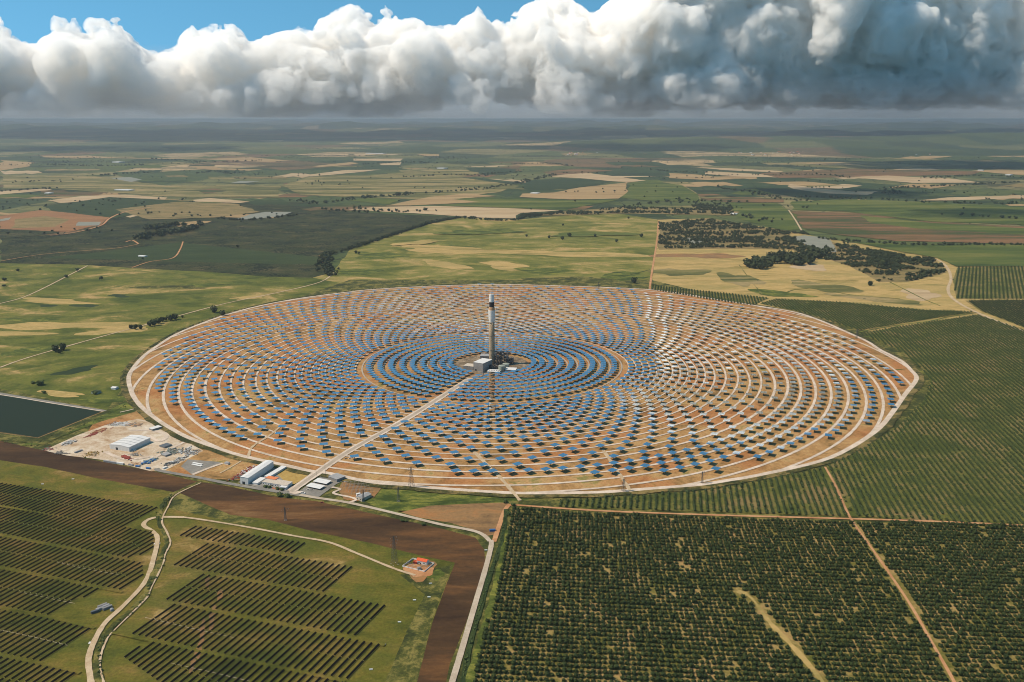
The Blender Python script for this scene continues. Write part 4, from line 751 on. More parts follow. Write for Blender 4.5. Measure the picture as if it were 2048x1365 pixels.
def at(px, py): p = g(px, py); return p
def footprint(p0, p1, p2):
    """front-left, front-right, back-right photo points -> origin, rotation, width, length"""
    a, c, d = g(*p0), g(*p1), g(*p2); u = (c - a); w = u.length; u.normalize(); n = Vector((-u.y, u.x)); return a, math.atan2(u.y, u.x), w, abs((d - c).dot(n))
def shed(name, label, cat, p0, p1, p2, h, wall, roof, rise=0, ribs=0, ribm='rib_dark', doors=(), windows=0, L=None, Wd=None, over=.3, group=None, axis='y', base=0, parts=True):
    a, rz, w, l = footprint(p0, p1, p2); w = Wd or w; l = L or l
    root = empty(name, (a.x, a.y, 0), rz, label=label, cat=cat, group=group)
    m_ = MB(); m_.box(0, w, 0, l, base, h)
    if rise and axis == 'y':
        m_.add([(0, 0, h), (w, 0, h), (w / 2, 0, h + rise), (0, l, h), (w, l, h), (w / 2, l, h + rise)], [(0, 1, 2), (5, 4, 3)])
    elif rise: m_.add([(0, 0, h), (0, l, h), (0, l / 2, h + rise), (w, 0, h), (w, l, h), (w, l / 2, h + rise)], [(2, 1, 0), (3, 4, 5)])
    n_ = max(3, int(l / 2.5)); s = m_.obj('wall', MATS[wall], root)
    if l > 14 and h > 5:
        p_ = MB()
        for k in range(1, n_): p_.box(w + .002, w + .07, l * k / n_ - .06, l * k / n_ + .06, .1, h - .3)
        for k in range(1, max(3, int(w / 2.5))): kk = max(3, int(w / 2.5)); p_.box(w * k / kk - .06, w * k / kk + .06, -.07, -.002, .1, h - .3)
        p_.obj('panel_seam', MATS[roof], s)
    r_ = MB(); o = over; t = .22
    if rise and axis == 'y':
        for sgn in (0, 1):
            x0, x1 = (-o, w / 2) if sgn == 0 else (w + o, w / 2); z0 = h - o * rise / (w / 2) + .02; z1 = h + rise + .02
            r_.add([(x0, -o, z0), (x0, l + o, z0), (x1, l + o, z1), (x1, -o, z1), (x0, -o, z0 + t), (x0, l + o, z0 + t), (x1, l + o, z1 + t), (x1, -o, z1 + t)], [(0, 1, 2, 3), (7, 6, 5, 4), (0, 4, 5, 1), (3, 2, 6, 7), (0, 3, 7, 4), (1, 5, 6, 2)])
    elif rise:
        for sgn in (0, 1):
            y0, y1 = (-o, l / 2) if sgn == 0 else (l + o, l / 2); z0 = h - o * rise / (l / 2) + .02; z1 = h + rise + .02
            r_.add([(-o, y0, z0), (w + o, y0, z0), (w + o, y1, z1), (-o, y1, z1), (-o, y0, z0 + t), (w + o, y0, z0 + t), (w + o, y1, z1 + t), (-o, y1, z1 + t)], [(3, 2, 1, 0), (4, 5, 6, 7), (0, 1, 5, 4), (3, 7, 6, 2), (0, 4, 7, 3), (1, 2, 6, 5)])
    else: r_.box(-o, w + o, -o, l + o, h + .003, h + .3)
    ro = r_.obj('roof', MATS[roof], root)
    for k in range(ribs):
        y = l * (k + 1) / (ribs + 1); q_ = MB(); z0 = h + .26; z1 = h + rise + .26
        for xa, xb in ((0, w / 2), (w, w / 2)): q_.add([(xa, y - .3, z0), (xa, y + .3, z0), (xb, y + .3, z1), (xb, y - .3, z1), (xa, y - .3, z0 + .07), (xa, y + .3, z0 + .07), (xb, y + .3, z1 + .07), (xb, y - .3, z1 + .07)], [(0, 1, 2, 3), (7, 6, 5, 4), (0, 4, 5, 1), (3, 2, 6, 7), (0, 3, 7, 4), (1, 5, 6, 2)])
        q_.obj('skylight', MATS[ribm], ro)
    for x0, x1, hh in doors: q_ = MB(); q_.box(x0, x1, -.12, -.003, .05, hh); q_.obj('door', MATS['glass_dark'], root)
    for k in range(windows):
        x = w * (k + .5) / windows; q_ = MB(); q_.box(x - .7, x + .7, -.1, -.003, h * .4, h * .4 + 1.2); q_.obj('window', MATS['glass_dark'], root)
    return root, w, l
# --- works at the foot of the tower
shed('power_block', 'tall plain grey box building left of the tower foot', 'building', (947,742), (966,745), (980,736), 17, 'grey_panel', 'roof_pale', doors=((3, 7, 4),))
shed('annex', 'low grey annex building against the left of the tall grey box', 'building', (927,740), (946.5,742), (953,737), 8, 'grey_panel', 'wall_tan')
shed('service_hall', 'low grey hall with pale roof at the right of the tower foot', 'building', (1010,745.5), (1031,746.5), (1039,742), 5.5, 'grey_panel', 'roof_pale')
shed('back_hall', 'low grey hall behind the left of the tower foot', 'building', (960,718.5), (978,719), (981,714), 6, 'grey_panel', 'roof_grey')
rt, w_, l_ = shed('cooling_unit', 'low white cooling unit with fans in front of the tower', 'cooling unit', (974.5,748), (999,749), (1001,744.5), 4.4, 'white_paint', 'roof_pale')
for k in range(5): q_ = MB(); q_.lathe([(1.4, 4.7), (1.5, 5.6), (1.2, 5.6)], 12, (w_ * (k + .5) / 5, l_ / 2)); q_.obj('fan', MATS['roof_grey'], rt)
for px, r, h, lb in (((1003.5,744), 6.2, 12, 'front greenish storage tank right of the tower foot'), ((1012,739), 6.4, 11, 'rear greenish storage tank right of the tower foot')):
    p = g(*px); t_ = empty('storage_tank', (p.x, p.y, 0), label=lb, cat='tank'); q_ = MB(); q_.lathe([(r, 0), (r, h), (r * .6, h + .9), (.5, h + 1.3)], 24); q_.obj('shell', MATS['tank_green'], t_)
    q_ = MB(); q_.lathe([(r + .05, h - .1), (r + .35, h - .1), (r + .35, h + .1), (r + .05, h + .1)], 24); q_.bar((-r - .2, 0, 0), (-r - .2, 0, h + .8), .2, 4); q_.obj('rim_walkway', MATS['steel'], t_)
def rack(px, w, l, h, nx, ny, nz, label, rz=0, fillm=.5):
    p = g(*px); root = empty('pipe_rack', (p.x, p.y, 0), rz, label=label, cat='steelwork'); f_ = MB(); X = [w * i / nx - w / 2 for i in range(nx + 1)]; Y = [l * i / ny - l / 2 for i in range(ny + 1)]; Z = [h * i / nz for i in range(nz + 1)]
    for x in X:
        for y in Y: f_.bar((x, y, 0), (x, y, h * random.uniform(.75, 1)), .22, 4)
    for z in Z[1:]:
        for y in Y: f_.bar((X[0], y, z * .97), (X[-1], y, z * .97), .16, 4)
        for x in X: f_.bar((x, Y[0], z * .96), (x, Y[-1], z * .96), .16, 4)
    f_.obj('frame', MATS['dark_steel'], root); q_ = MB(); r_ = MB()
    for i in range(nx):
        for j in range(ny):
            for k in range(nz):
                if random.random() < fillm:
                    cx, cy, cz = (X[i] + X[i + 1]) / 2, (Y[j] + Y[j + 1]) / 2, Z[k]; sx_ = (X[1] - X[0]) * random.uniform(.25, .42); sy_ = (Y[1] - Y[0]) * random.uniform(.25, .42); hz = (Z[1] - Z[0]) * random.uniform(.4, .85)
                    (q_ if random.random() < .5 else r_).box(cx - sx_, cx + sx_, cy - sy_, cy + sy_, cz + .2, cz + hz)
    for k in range(8): z = random.uniform(2, h * .9); y = random.uniform(Y[0], Y[-1]); q_.bar((X[0], y, z), (X[-1], y, z), .3, 6); x = random.uniform(X[0], X[-1]); r_.bar((x, y, 0), (x, y, h * random.uniform(.5, 1.05)), .35, 6)
    q_.obj('vessel', MATS['dark_steel'], root); r_.obj('pipework', MATS['grey_panel'], root)
rack((1003,729), 28, 20, 26, 6, 4, 6, 'tall dark tangle of steelwork and pipes behind the right of the tower'); rack((1020,728), 14, 14, 13, 3, 3, 3, 'shorter steel frame at the right end of the pipe tangle', .2)
rack((987,739.5), 16, 8, 9, 4, 2, 3, 'low pipe rack hugging the front of the tower foot', 0, .6); rack((972,722), 12, 8, 7, 3, 2, 2, 'small pipe rack behind the tall grey box')

# --- buildings along the south edge
shed('warehouse', 'large white warehouse with four dark roof stripes in the material yard', 'warehouse', (220,899), (259,905), (306,886), 7.4, 'white_paint', 'roof_pale', 1.6, 4, doors=((11, 15, 4.5),))
shed('warehouse', 'long narrow white warehouse beside the service road', 'warehouse', (481,968.5), (496.5,970.5), (557,937), 9.5, 'white_paint', 'roof_pale', .9, doors=((3, 7, 4),))
shed('long_shelter', 'long low white roof right of the narrow warehouse, rear one', 'shelter', (529,957.5), (538,959), (573,938), 3.2, 'white_paint', 'roof_pale')
shed('long_shelter', 'short low white roof right of the narrow warehouse, front one', 'shelter', (505,970), (515,971.5), (532,961), 3.2, 'white_paint', 'roof_pale')
shed('admin_building', 'low white office building with tan roof beside the gate', 'building', (525,970), (573,978), (584,970), 4.2, 'white_paint', 'wall_tan', windows=10, doors=((14, 16, 2.4),))
shed('roof_block', 'orange topped block at the back of the office building', 'building', (531,963.5), (551,967), (555,962.5), 5.0, 'white_paint', 'orange_paint')
shed('white_annex', 'small white block at the right end of the office building', 'building', (560,980), (572,981), (577,977), 3.6, 'white_paint', 'roof_pale', windows=3)
shed('grey_hall', 'flat grey concrete hall beside the parking area', 'building', (657,959), (674,965.5), (686,957), 4.2, 'grey_panel', 'roof_grey')
def carport(label, p0, p1, p2):
    a, rz, w, l = footprint(p0, p1, p2); root = empty('solar_carport', (a.x, a.y, 0), rz, label=label, cat='carport'); q_ = MB(); t = .6
    q_.add([(0, 0, 2.7), (w, 0, 2.7), (w, l, 2.7 + t), (0, l, 2.7 + t), (0, 0, 2.9), (w, 0, 2.9), (w, l, 2.9 + t), (0, l, 2.9 + t)], [(3, 2, 1, 0), (4, 5, 6, 7), (0, 1, 5, 4), (1, 2, 6, 5), (2, 3, 7, 6), (3, 0, 4, 7)]); q_.obj('roof', MATS['roof_pale'], root)
    for x in (1, w / 2, w - 1):
        for y in (1, l - 1): q_ = MB(); q_.bar((x, y, 0), (x, y, 2.75 + (t if y > 2 else 0)), .12, 5); q_.obj('post', MATS['steel'], root)
carport('tilted grey carport roof, rear one of two by the grey hall', (626,967), (653,972.5), (661,966)); carport('tilted grey carport roof, front one of two near the gate', (612,976.5), (640,982.5), (648,976))
shed('substation_house', 'small building with dark gable roof in the substation yard', 'building', (712,1000), (724,1004), (740,994), 4.2, 'wall_tan', 'roof_grey', 1.4, windows=2)
shed('substation_hut', 'white hut with bright red roof beside the small substation', 'hut', (833,1128), (853,1132), (856,1126.5), 4.2, 'white_paint', 'roof_red', 1.5, axis='x', windows=2, doors=((4, 5.4, 2.3),))
shed('red_box', 'small red shed left of the red roofed hut', 'shed', (826,1128), (833,1129.5), (835,1126), 2.6, 'red_steel', 'roof_red')
shed('control_hut', 'tiny pale hut at the end of the site, left of the long warehouse', 'hut', (449,930), (456,931), (458,928.5), 3, 'white_paint', 'roof_grey')
shed('white_shed', 'short white shed near the left rim road above the warehouse', 'shed', (298,861), (305,863.5), (318,856), 3.5, 'grey_panel', 'roof_pale')
shed('grey_store', 'dark low store with grey roof right of the striped warehouse', 'shed', (319,895), (329,898), (341,892), 2.6, 'grey_panel', 'rib_dark')
shed('grey_store', 'dark low store with grey roof beside the scrap yard', 'shed', (322,912), (331,915), (337,909), 2.6, 'grey_panel', 'roof_grey')
shed('green_shed', 'small dark green shed in the grass right of the reservoir', 'shed', (183,788), (193,789.5), (196,785), 4, 'tank_green', 'leaf_dark'); shed('tiny_house', 'small white house left of the rim road in the grass', 'house', (222,779), (231,780), (233,777), 3, 'white_paint', 'roof_pale', 1, axis='x')
shed('trough_rack', 'pair of long white rails on the asphalt pad', 'rack', (383,931), (402,935), (404,933.5), 1.2, 'grey_panel', 'white_paint'); shed('trough_rack', 'second white rail in front of the asphalt pad rails', 'rack', (385,928), (403,931.5), (405,930), 1.2, 'grey_panel', 'white_paint')
# farm buildings far off
for p0, p1, p2, h, lb in (((1460,430),(1472,430.5),(1474,428.5), 5, 'white farmhouse beside the bright green field'), ((1060,388),(1074,388.5),(1075,387), 5, 'white farmhouse at the edge of the far wheat field'), ((228,381.5),(258,382.5),(260,381), 6, 'long pale greenhouse far off at the left'), ((224,325.5),(238,326),(239,325), 8, 'long white farm shed far off at the upper left'), ((89,388),(98,388.3),(99,387), 6, 'white farmhouse far off at the left'), ((276,513.5),(289,514.5),(290,513), 3, 'pale hut in the shaded orchard at the left'), ((872,338),(888,338.4),(889,337.4), 7, 'white farm sheds behind the tower near the horizon'), ((731,308),(765,308.5),(766,307.8), 8, 'long white roofs far behind, near the horizon'), ((2010,351),(2020,351.4),(2021,350.5), 6, 'white house far off at the right edge'), ((1955,342),(1966,342.3),(1967,341.6), 7, 'pale barn far off at the right')):
    shed('farm_building', lb, 'building', p0, p1, p2, h, 'white_paint', 'roof_pale', 1, axis='x')
vil = MB(); hv = []
for k in range(64):
    x = random.choice([random.gauss(1560, 38), random.gauss(1600, 45), random.gauss(1850, 22), random.gauss(1150, 16)]); y = random.gauss(306, 2.6)
    p = g(x, y); a = random.uniform(0, 3); w, l, h = random.uniform(14, 34), random.uniform(12, 22), random.uniform(6, 10)
    root = empty('village_house', (p.x, p.y, 0), a, label='tiny white house in the villages near the horizon', cat='house', group='village houses near the horizon')
    q_ = MB(); q_.box(-w / 2, w / 2, -l / 2, l / 2, 0, h); q_.obj('wall', MATS['white_paint'], root)
    q_ = MB(); q_.add([(-w / 2, -l / 2, h), (w / 2, -l / 2, h), (w / 2, l / 2, h), (-w / 2, l / 2, h), (-w / 2, 0, h + 3), (w / 2, 0, h + 3)], [(0, 1, 5, 4), (2, 3, 4, 5), (3, 0, 4), (1, 2, 5)]); q_.obj('roof', MATS['roof_red' if k % 3 else 'roof_pale'], root)

# --- pylons, masts
def pylon(px, h, w, label, arms=3, rz=.6):
    p = g(*px); root = empty('pylon', (p.x, p.y, 0), rz, label=label, cat='pylon'); b_ = MB(); n = 9; t = .11
    t = .085; lv = [(h * (1 - (1 - k / n) ** 1.25)) for k in range(n + 1)]; wd = [w * (1 - z / h) ** .85 + .5 for z in lv]; C4 = [(-1, -1), (1, -1), (1, 1), (-1, 1)]
    for k in range(n):
        for i in range(4):
            (x, y), (x2, y2) = C4[i], C4[(i + 1) % 4]; a0, a1 = wd[k] / 2, wd[k + 1] / 2
            b_.bar((x * a0, y * a0, lv[k]), (x * a1, y * a1, lv[k + 1]), t * 1.5, 4); b_.bar((x * a0, y * a0, lv[k]), (x2 * a1, y2 * a1, lv[k + 1]), t, 3); b_.bar((x2 * a0, y2 * a0, lv[k]), (x * a1, y * a1, lv[k + 1]), t, 3); b_.bar((x * a1, y * a1, lv[k + 1]), (x2 * a1, y2 * a1, lv[k + 1]), t, 3)
    b_.obj('lattice_mast', MATS['pylon_steel'], root)
    for k in range(arms):
        z = h * (.74 + .11 * k); a = 3.6 if k != 1 else 4.4; q_ = MB(); q_.bar((-a, 0, z), (a, 0, z), t * 1.3, 4); q_.bar((-a, 0, z), (0, 0, z + 1.6), t, 3); q_.bar((a, 0, z), (0, 0, z + 1.6), t, 3); ar = q_.obj('cross_arm', MATS['pylon_steel'], root)
        for s in (-1, 1): q_ = MB(); q_.bar((s * a, 0, z), (s * a, 0, z - 1.4), .12, 5); q_.obj('insulator', MATS['roof_grey'], ar)
    q_ = MB()
    for x, y in C4: q_.box(x * w / 2 - .5, x * w / 2 + .5, y * w / 2 - .5, y * w / 2 + .5, -.1, .35)
    q_.obj('footing', MATS['concrete'], root)
pylon((823,976), 29, 6, 'lattice pylon on the front rim of the mirror field'); pylon((797,1003), 20, 2.6, 'slim lattice mast in the green strip below the front rim', 2); pylon((789,1129), 33, 5.5, 'tallest lattice pylon, beside the red roofed hut')
pylon((571,1041), 17, 1.8, 'slim pylon in the brown ploughed field', 2); pylon((1247,984), 18, 4.5, 'lattice pylon on the front right rim above the orchard'); pylon((1404,968), 17, 2.2, 'slim pylon at the right front rim'); pylon((1713,679), 22, 4, 'lattice pylon on the far right rim'); pylon((727,1003), 16, 1.6, 'slim mast beside the substation house', 1)
pylon((1197,580), 22, 4, 'lattice pylon at the far rim of the mirror field')
for px, h, lb in (((651,954), 19, 'thin dark lamp mast at the end of the main road'), ((634,957), 9, 'short thin mast at the gate of the main road'), ((276,790), 9, 'short post near the left rim road'), ((1484,925), 6, 'short post by a mirror at the lower right')):
    p = g(*px); root = empty('mast', (p.x, p.y, 0), label=lb, cat='mast'); q_ = MB(); q_.bar((0, 0, 0), (0, 0, h), .22, 6, r2=.12); q_.obj('pole', MATS['dark_steel'], root); q_ = MB(); q_.box(-.8, .8, -.2, .2, h, h + .25); q_.obj('lamp_head', MATS['steel'], root)

# --- substations
def switchgear(px_list, h, labels, rz=.5):
    for px, lb in zip(px_list, labels):
        p = g(*px); root = empty('switchgear', (p.x, p.y, 0), rz, label=lb, cat='switchgear'); q_ = MB(); w = 3.2
        for x in (-w, w): q_.bar((x, 0, 0), (x, 0, h), .16, 4); q_.bar((x, 0, h * .8), (x * .4, 0, h), .1, 3)
        q_.bar((-w, 0, h), (w, 0, h), .14, 4); q_.obj('gantry', MATS['wall_tan'], root)
        for x in (-2, 0, 2): q_ = MB(); q_.bar((x, 1.4, 0), (x, 1.4, h * .45), .1, 4); q_.bar((x, 1.4, h * .45), (x, 1.4, h * .75), .28, 6, r2=.12); q_.obj('insulator', MATS['rust_band'], root)
k = 0; pts_ = []; lbs_ = []
for i in range(5):
    for j in range(4): pts_.append((690 + i * 8 + j * 6, 974 - i * .3 + j * 5.2)); lbs_.append('gantry with insulators, number %s from the left, row %s, in the substation yard' % (['one', 'two', 'three', 'four', 'five'][i], ['one', 'two', 'three', 'four'][j]))
switchgear(pts_, 7.5, ['rusty gantry with insulators among the crowded gantries of the substation yard'] * 20)
for o in bpy.data.objects:
    if o.name.startswith('switchgear'): o['group'] = 'gantries in the substation yard'
n0 = set(o.name for o in bpy.data.objects)
switchgear([(815,1134),(822,1136),(829,1138),(848,1137),(856,1136)], 4, ['first low gantry from the left in the small white walled substation', 'second low gantry from the left in the small white walled substation', 'third low gantry from the left in the small white walled substation', 'low gantry just left of the right wall of the small substation', 'low gantry closest to the right wall of the small substation'])
p = g(838, 1140); root = empty('transformer', (p.x, p.y, 0), .5, label='grey transformer with fins in the small substation', cat='transformer'); q_ = MB(); q_.box(-2, 2, -1.3, 1.3, .3, 3); q_.obj('tank', MATS['steel'], root); q_ = MB()
for k in range(8): q_.box(-1.9 + k * .5, -1.75 + k * .5, -2, -1.31, .6, 2.6)
q_.obj('cooling_fin', MATS['roof_grey'], root); q_ = MB(); [q_.bar((x, 0, 3), (x, 0, 4.4), .2, 6, r2=.08) for x in (-1.2, 0, 1.2)]; q_.obj('bushing', MATS['rust_band'], root)
p = g(717, 993); root = empty('transformer', (p.x, p.y, 0), .5, label='pale transformer left of the dark roofed substation house', cat='transformer'); q_ = MB(); q_.box(-2.6, 2.6, -1.6, 1.6, .3, 4); q_.obj('tank', MATS['roof_pale'], root); q_ = MB(); [q_.box(-2.4 + k * .6, -2.2 + k * .6, -2.4, -1.61, .6, 3.4) for k in range(8)]; q_.obj('cooling_fin', MATS['roof_grey'], root)
def wallring(px, h, label, mat='white_paint', th=.35):
    P = G(px); root = empty('yard_wall', (P[0].x, P[0].y, 0), label=label, cat='wall'); q_ = MB()
    for a, c in zip(P, P[1:] + P[:1]):
        d = (c - a); L = d.length; rz = math.atan2(d.y, d.x); q_.box(0, L - th - .01, -th / 2, th / 2, 0, h, 0, rz, (a.x - P[0].x + d.x / L * th * .5, a.y - P[0].y + d.y / L * th * .5))
    for a in P: q_.box(-th * .6, th * .6, -th * .6, th * .6, 0, h + .15, 0, 0, (a.x - P[0].x, a.y - P[0].y))
    q_.obj('wall_run', MATS[mat], root)
wallring([(805,1134),(849,1145),(868,1129),(826,1119)], 1.6, 'low white wall round the small substation')

# --- yards: containers, heaps, vehicles
def container(px, rz, mat, label, L=12, sc_=1):
    p = g(*px); root = empty('container', (p.x, p.y, 0), rz, label=label, cat='container'); q_ = MB(); q_.box(-L / 2, L / 2, -1.22, 1.22, .1, 2.6)
    for k in range(int(L / .8)): x = -L / 2 + .4 + k * .8; q_.box(x, x + .35, -1.3, -1.221, .2, 2.5); q_.box(x, x + .35, 1.221, 1.3, .2, 2.5)
    q_.obj('body', MATS[mat], root); q_ = MB(); q_.box(L / 2 + .002, L / 2 + .1, -1.1, 1.1, .2, 2.5); q_.obj('door', MATS['steel'], root)
ST = math.atan2((g(260, 903) - g(220, 897)).y, (g(260, 903) - g(220, 897)).x); SL = math.atan2((g(306, 886) - g(259, 904)).y, (g(306, 886) - g(259, 904)).x)
for px, rz, mt, lb in [((276,935), ST, 'blue_paint', 'blue container at the south edge of the material yard, left one'), ((297,939), ST, 'blue_paint', 'blue container at the south edge of the material yard, right one'), ((215,925), ST, 'roof_grey', 'grey container, first in the line along the yard fence'), ((226,927), ST, 'roof_grey', 'grey container, second in the line along the yard fence'), ((241,929), ST, 'white_paint', 'white container, third in the line along the yard fence'), ((262,932), ST, 'roof_grey', 'grey container beside the left blue one'), ((157,905), SL, 'roof_grey', 'long grey container lying across the left of the yard'), ((330,938), SL, 'white_paint', 'white container at the right corner of the material yard'), ((985,1063), .1, 'blue_paint', 'blue container standing alone beside the orange track')]:
    container(px, rz, mt, lb, 12 if 'long' in lb or 'line' in lb else 7)
def heap(name, px, r, n, mat, label, s=1.0, ln=1, rz=0, cat='heap', r2=None, mat2=None):
    p = g(*px); rs = random.Random(px[0]); root = empty(name, (p.x, p.y, 0), rz, label=label, cat=cat); q_ = MB()
    for k in range(n):
        x, y = rs.gauss(0, r * .5), rs.gauss(0, (r2 or r) * .5); a = rs.gauss(0, .5 if ln > 1 else 3); l = s * rs.uniform(.6, 1.4) * ln; w = s * rs.uniform(.3, .9); z = rs.uniform(0, .6) * s; q_.box(-l / 2, l / 2, -w / 2, w / 2, z, z + s * rs.uniform(.3, .8), rs.randint(0, 1), a, (x, y))
    q_.obj('pile', [MATS[mat], MATS[mat2 or mat]], root)
HEAPS = [((200,863), 20, 'red_steel', 'long heap of red steel beams at the back of the yard', 1.2, 6, SL, 5, 'rust_band'), ((184,871), 14, 'red_steel', 'smaller heap of red beams left of the long one', 1, 5, SL, 4, 'red_steel'), ((140,886), 16, 'scrap', 'grey scrap heap at the left of the yard', 1.5, 2, SL, 8, 'roof_pale'), ((98,899), 10, 'red_steel', 'reddish rubble at the left tip of the yard', 1.2, 2, 0, 6, 'scrap'), ((122,907), 16, 'scrap', 'grey rubble strip along the front left of the yard', 1.3, 2, ST, 5, 'scrap'), ((245,849), 22, 'scrap', 'heap of pipes and frames at the back of the yard', 1.3, 4, ST, 8, 'roof_pale'), ((268,851), 18, 'scrap', 'dark heap of frames near the rim road', 1.3, 4, ST, 7, 'rust_band'), ((228,851), 14, 'roof_pale', 'white scrap heap at the back of the yard', 1.2, 2, ST, 6, 'scrap'), ((345,904), 20, 'scrap', 'large scrap yard of machine parts right of the warehouse', 1.8, 2, SL, 14, 'tank_green'), ((371,903), 18, 'scrap', 'scrap heap of frames at the right of the scrap yard', 1.6, 2, SL, 12, 'roof_pale'), ((388,906), 12, 'scrap', 'scrap row at the far right of the scrap yard', 1.4, 2, SL, 8, 'roof_grey'), ((358,921), 22, 'scrap', 'line of crates and parts at the front of the scrap yard', 1.5, 2, SL, 7, 'white_paint'), ((343,928), 16, 'rib_dark', 'dark crates near the front corner of the scrap yard', 1.5, 2, SL, 6, 'scrap'), ((296,925), 18, 'tank_green', 'row of dark skips in front of the warehouse', 2.2, 2, SL, 5, 'blue_paint'), ((252,917), 9, 'red_steel', 'red skip in front of the warehouse', 2.4, 2, ST - .3, 3, 'red_steel'), ((270,911), 12, 'roof_grey', 'grey pallets in front of the warehouse', 1.3, 2, ST, 5, 'scrap'), ((276,929), 10, 'rust_band', 'rusty sheets near the blue containers', 1.2, 2, ST, 4, 'rust_band'), ((183,910), 15, 'lnd_track', 'mound of sand at the front of the yard', 2, 1, 0, 9, 'lnd_grass_gold'), ((497,942), 24, 'red_steel', 'row of machine parts behind the narrow warehouse', 1.4, 2, SL, 6, 'roof_pale'), ((475,955), 18, 'scrap', 'row of red and grey parts left of the narrow warehouse', 1.4, 2, SL, 5, 'red_steel'), ((556,979), 8, 'orange_paint', 'orange planters in front of the office building', 1.2, 2, ST, 3, 'orange_paint')]
for px, n_, mt, lb, s, ln, rz, r2, mt2 in HEAPS: heap('heap', px, max(10, n_ * .7), n_ * 5, mt, lb, s, ln, rz, 'heap', r2, mt2)
def car(px, rz, mat, label, kind='car'):
    p = g(*px); root = empty('parked_' + kind, (p.x, p.y, 0), rz, label=label, cat=kind); L, Wd, H = (4.6, 1.85, .85) if kind == 'car' else (6.2, 2.2, 1.9)
    q_ = MB(); q_.add([(-L / 2, -Wd / 2, .35), (L / 2, -Wd / 2, .35), (L / 2, Wd / 2, .35), (-L / 2, Wd / 2, .35), (-L / 2 + .1, -Wd / 2, H), (L / 2 - .1, -Wd / 2, H - .12), (L / 2 - .1, Wd / 2, H - .12), (-L / 2 + .1, Wd / 2, H)], [(3, 2, 1, 0), (4, 5, 6, 7), (0, 1, 5, 4), (1, 2, 6, 5), (2, 3, 7, 6), (3, 0, 4, 7)]); q_.obj('body', MATS[mat], root)
    a, c = -L * .38, L * .22; hh = H + .58; w2 = Wd / 2 - .08; q_ = MB(); q_.add([(a, -w2, H - .02), (c, -w2, H - .05), (c, w2, H - .05), (a, w2, H - .02), (a + .35, -w2 + .12, hh), (c - .6, -w2 + .12, hh), (c - .6, w2 - .12, hh), (a + .35, w2 - .12, hh)], [(4, 5, 6, 7), (0, 1, 5, 4), (1, 2, 6, 5), (2, 3, 7, 6), (3, 0, 4, 7)]); q_.obj('window', MATS['glass_dark'], root)
    q_ = MB(); q_.box(a + .4, c - .65, -w2 + .15, w2 - .15, hh + .003, hh + .06); q_.obj('roof', MATS[mat], root)
    for x in (-L * .32, L * .32):
        for y in (-Wd / 2 - .02, Wd / 2 - .2): q_ = MB(); q_.bar((x, y, .34), (x, y + .22, .34), .34, 12); q_.obj('wheel', MATS['tyre'], root)
for px, rz, mt, lb, k in [((606,988), ST, 'white_paint', 'white van parked at the front of the gate parking area', 'van'), ((644,1006), .1, 'red_steel', 'dark red car on the pale road', 'car'), ((700,918), .7, 'white_paint', 'white car near the main road inside the mirror field', 'car'), ((692,919), .7, 'dark_steel', 'dark car near the main road inside the mirror field', 'car'), ((632,971), .4, 'dark_steel', 'dark car under the rear carport', 'car'), ((617,980), .4, 'white_paint', 'white car under the front carport', 'car'), ((624,981), .4, 'roof_grey', 'grey car under the front carport', 'car'), ((268,903), SL, 'white_paint', 'white van beside the striped warehouse', 'van'), ((692,965), .3, 'white_paint', 'white car left of the substation yard', 'car')]: car(px, rz, mt, lb, k)
# inverter station in the solar panel field
for px, mt, L, lb in [((190,1226), 'rib_dark', 7, 'dark cabin at the left of the inverter station'), ((199,1221), 'roof_grey', 6, 'grey cabin behind the dark one at the inverter station')]: container(px, .65, mt, lb, L)
for k, (px, lb) in enumerate([((205,1214), 'first grey ribbed transformer box of the inverter station'), ((210,1216), 'second grey ribbed transformer box of the inverter station'), ((215,1218), 'third grey ribbed transformer box of the inverter station')]): container(px, .85, 'roof_grey' if k % 2 else 'grey_panel', lb, 9)
p = g(224, 1222); root = empty('tank', (p.x, p.y, 0), label='small grey tank at the right end of the inverter station', cat='tank'); q_ = MB(); q_.lathe([(1.7, 0), (1.7, 2.2), (1, 2.8), (.2, 3)], 16); q_.obj('shell', MATS['roof_grey'], root)
for px, lb in [((829,1201), 'white marker box nearest the small substation in the grass'), ((799,1245), 'white marker box right of the panel rows'), ((861,1168), 'white marker box below the orange pad'), ((768,1290), 'white marker box at the end of the lowest panel track'), ((742,1340), 'white marker box at the bottom of the grass'), ((858,1195), 'white marker box by the right grass edge'), ((314,1088), 'white slab across the dirt road, upper one'), ((185,1286), 'white slab across the dirt road, lower one'), ((85,969), 'white marker box at the top of the left panel field'), ((146,959), 'white marker box above the left panel field'), ((972,1101), 'white marker at the road junction')]:
    p = g(*px); slab = 'slab' in lb; root = empty('concrete_slab' if slab else 'marker_box', (p.x, p.y, 0), .1, label=lb, cat='slab' if slab else 'box'); q_ = MB(); a, c = (3.4, 1.6) if slab else (1.6, .6)
    q_.box(-a, a, -c, c, .0, .35 if slab else .8); q_.obj('body', MATS['white_paint'], root); q_ = MB(); q_.box(-a * .9, a * .9, -c * .8, c * .8, (.35 if slab else .8) + .003, (.42 if slab else .9)); q_.obj('lid', MATS['roof_pale'], root)

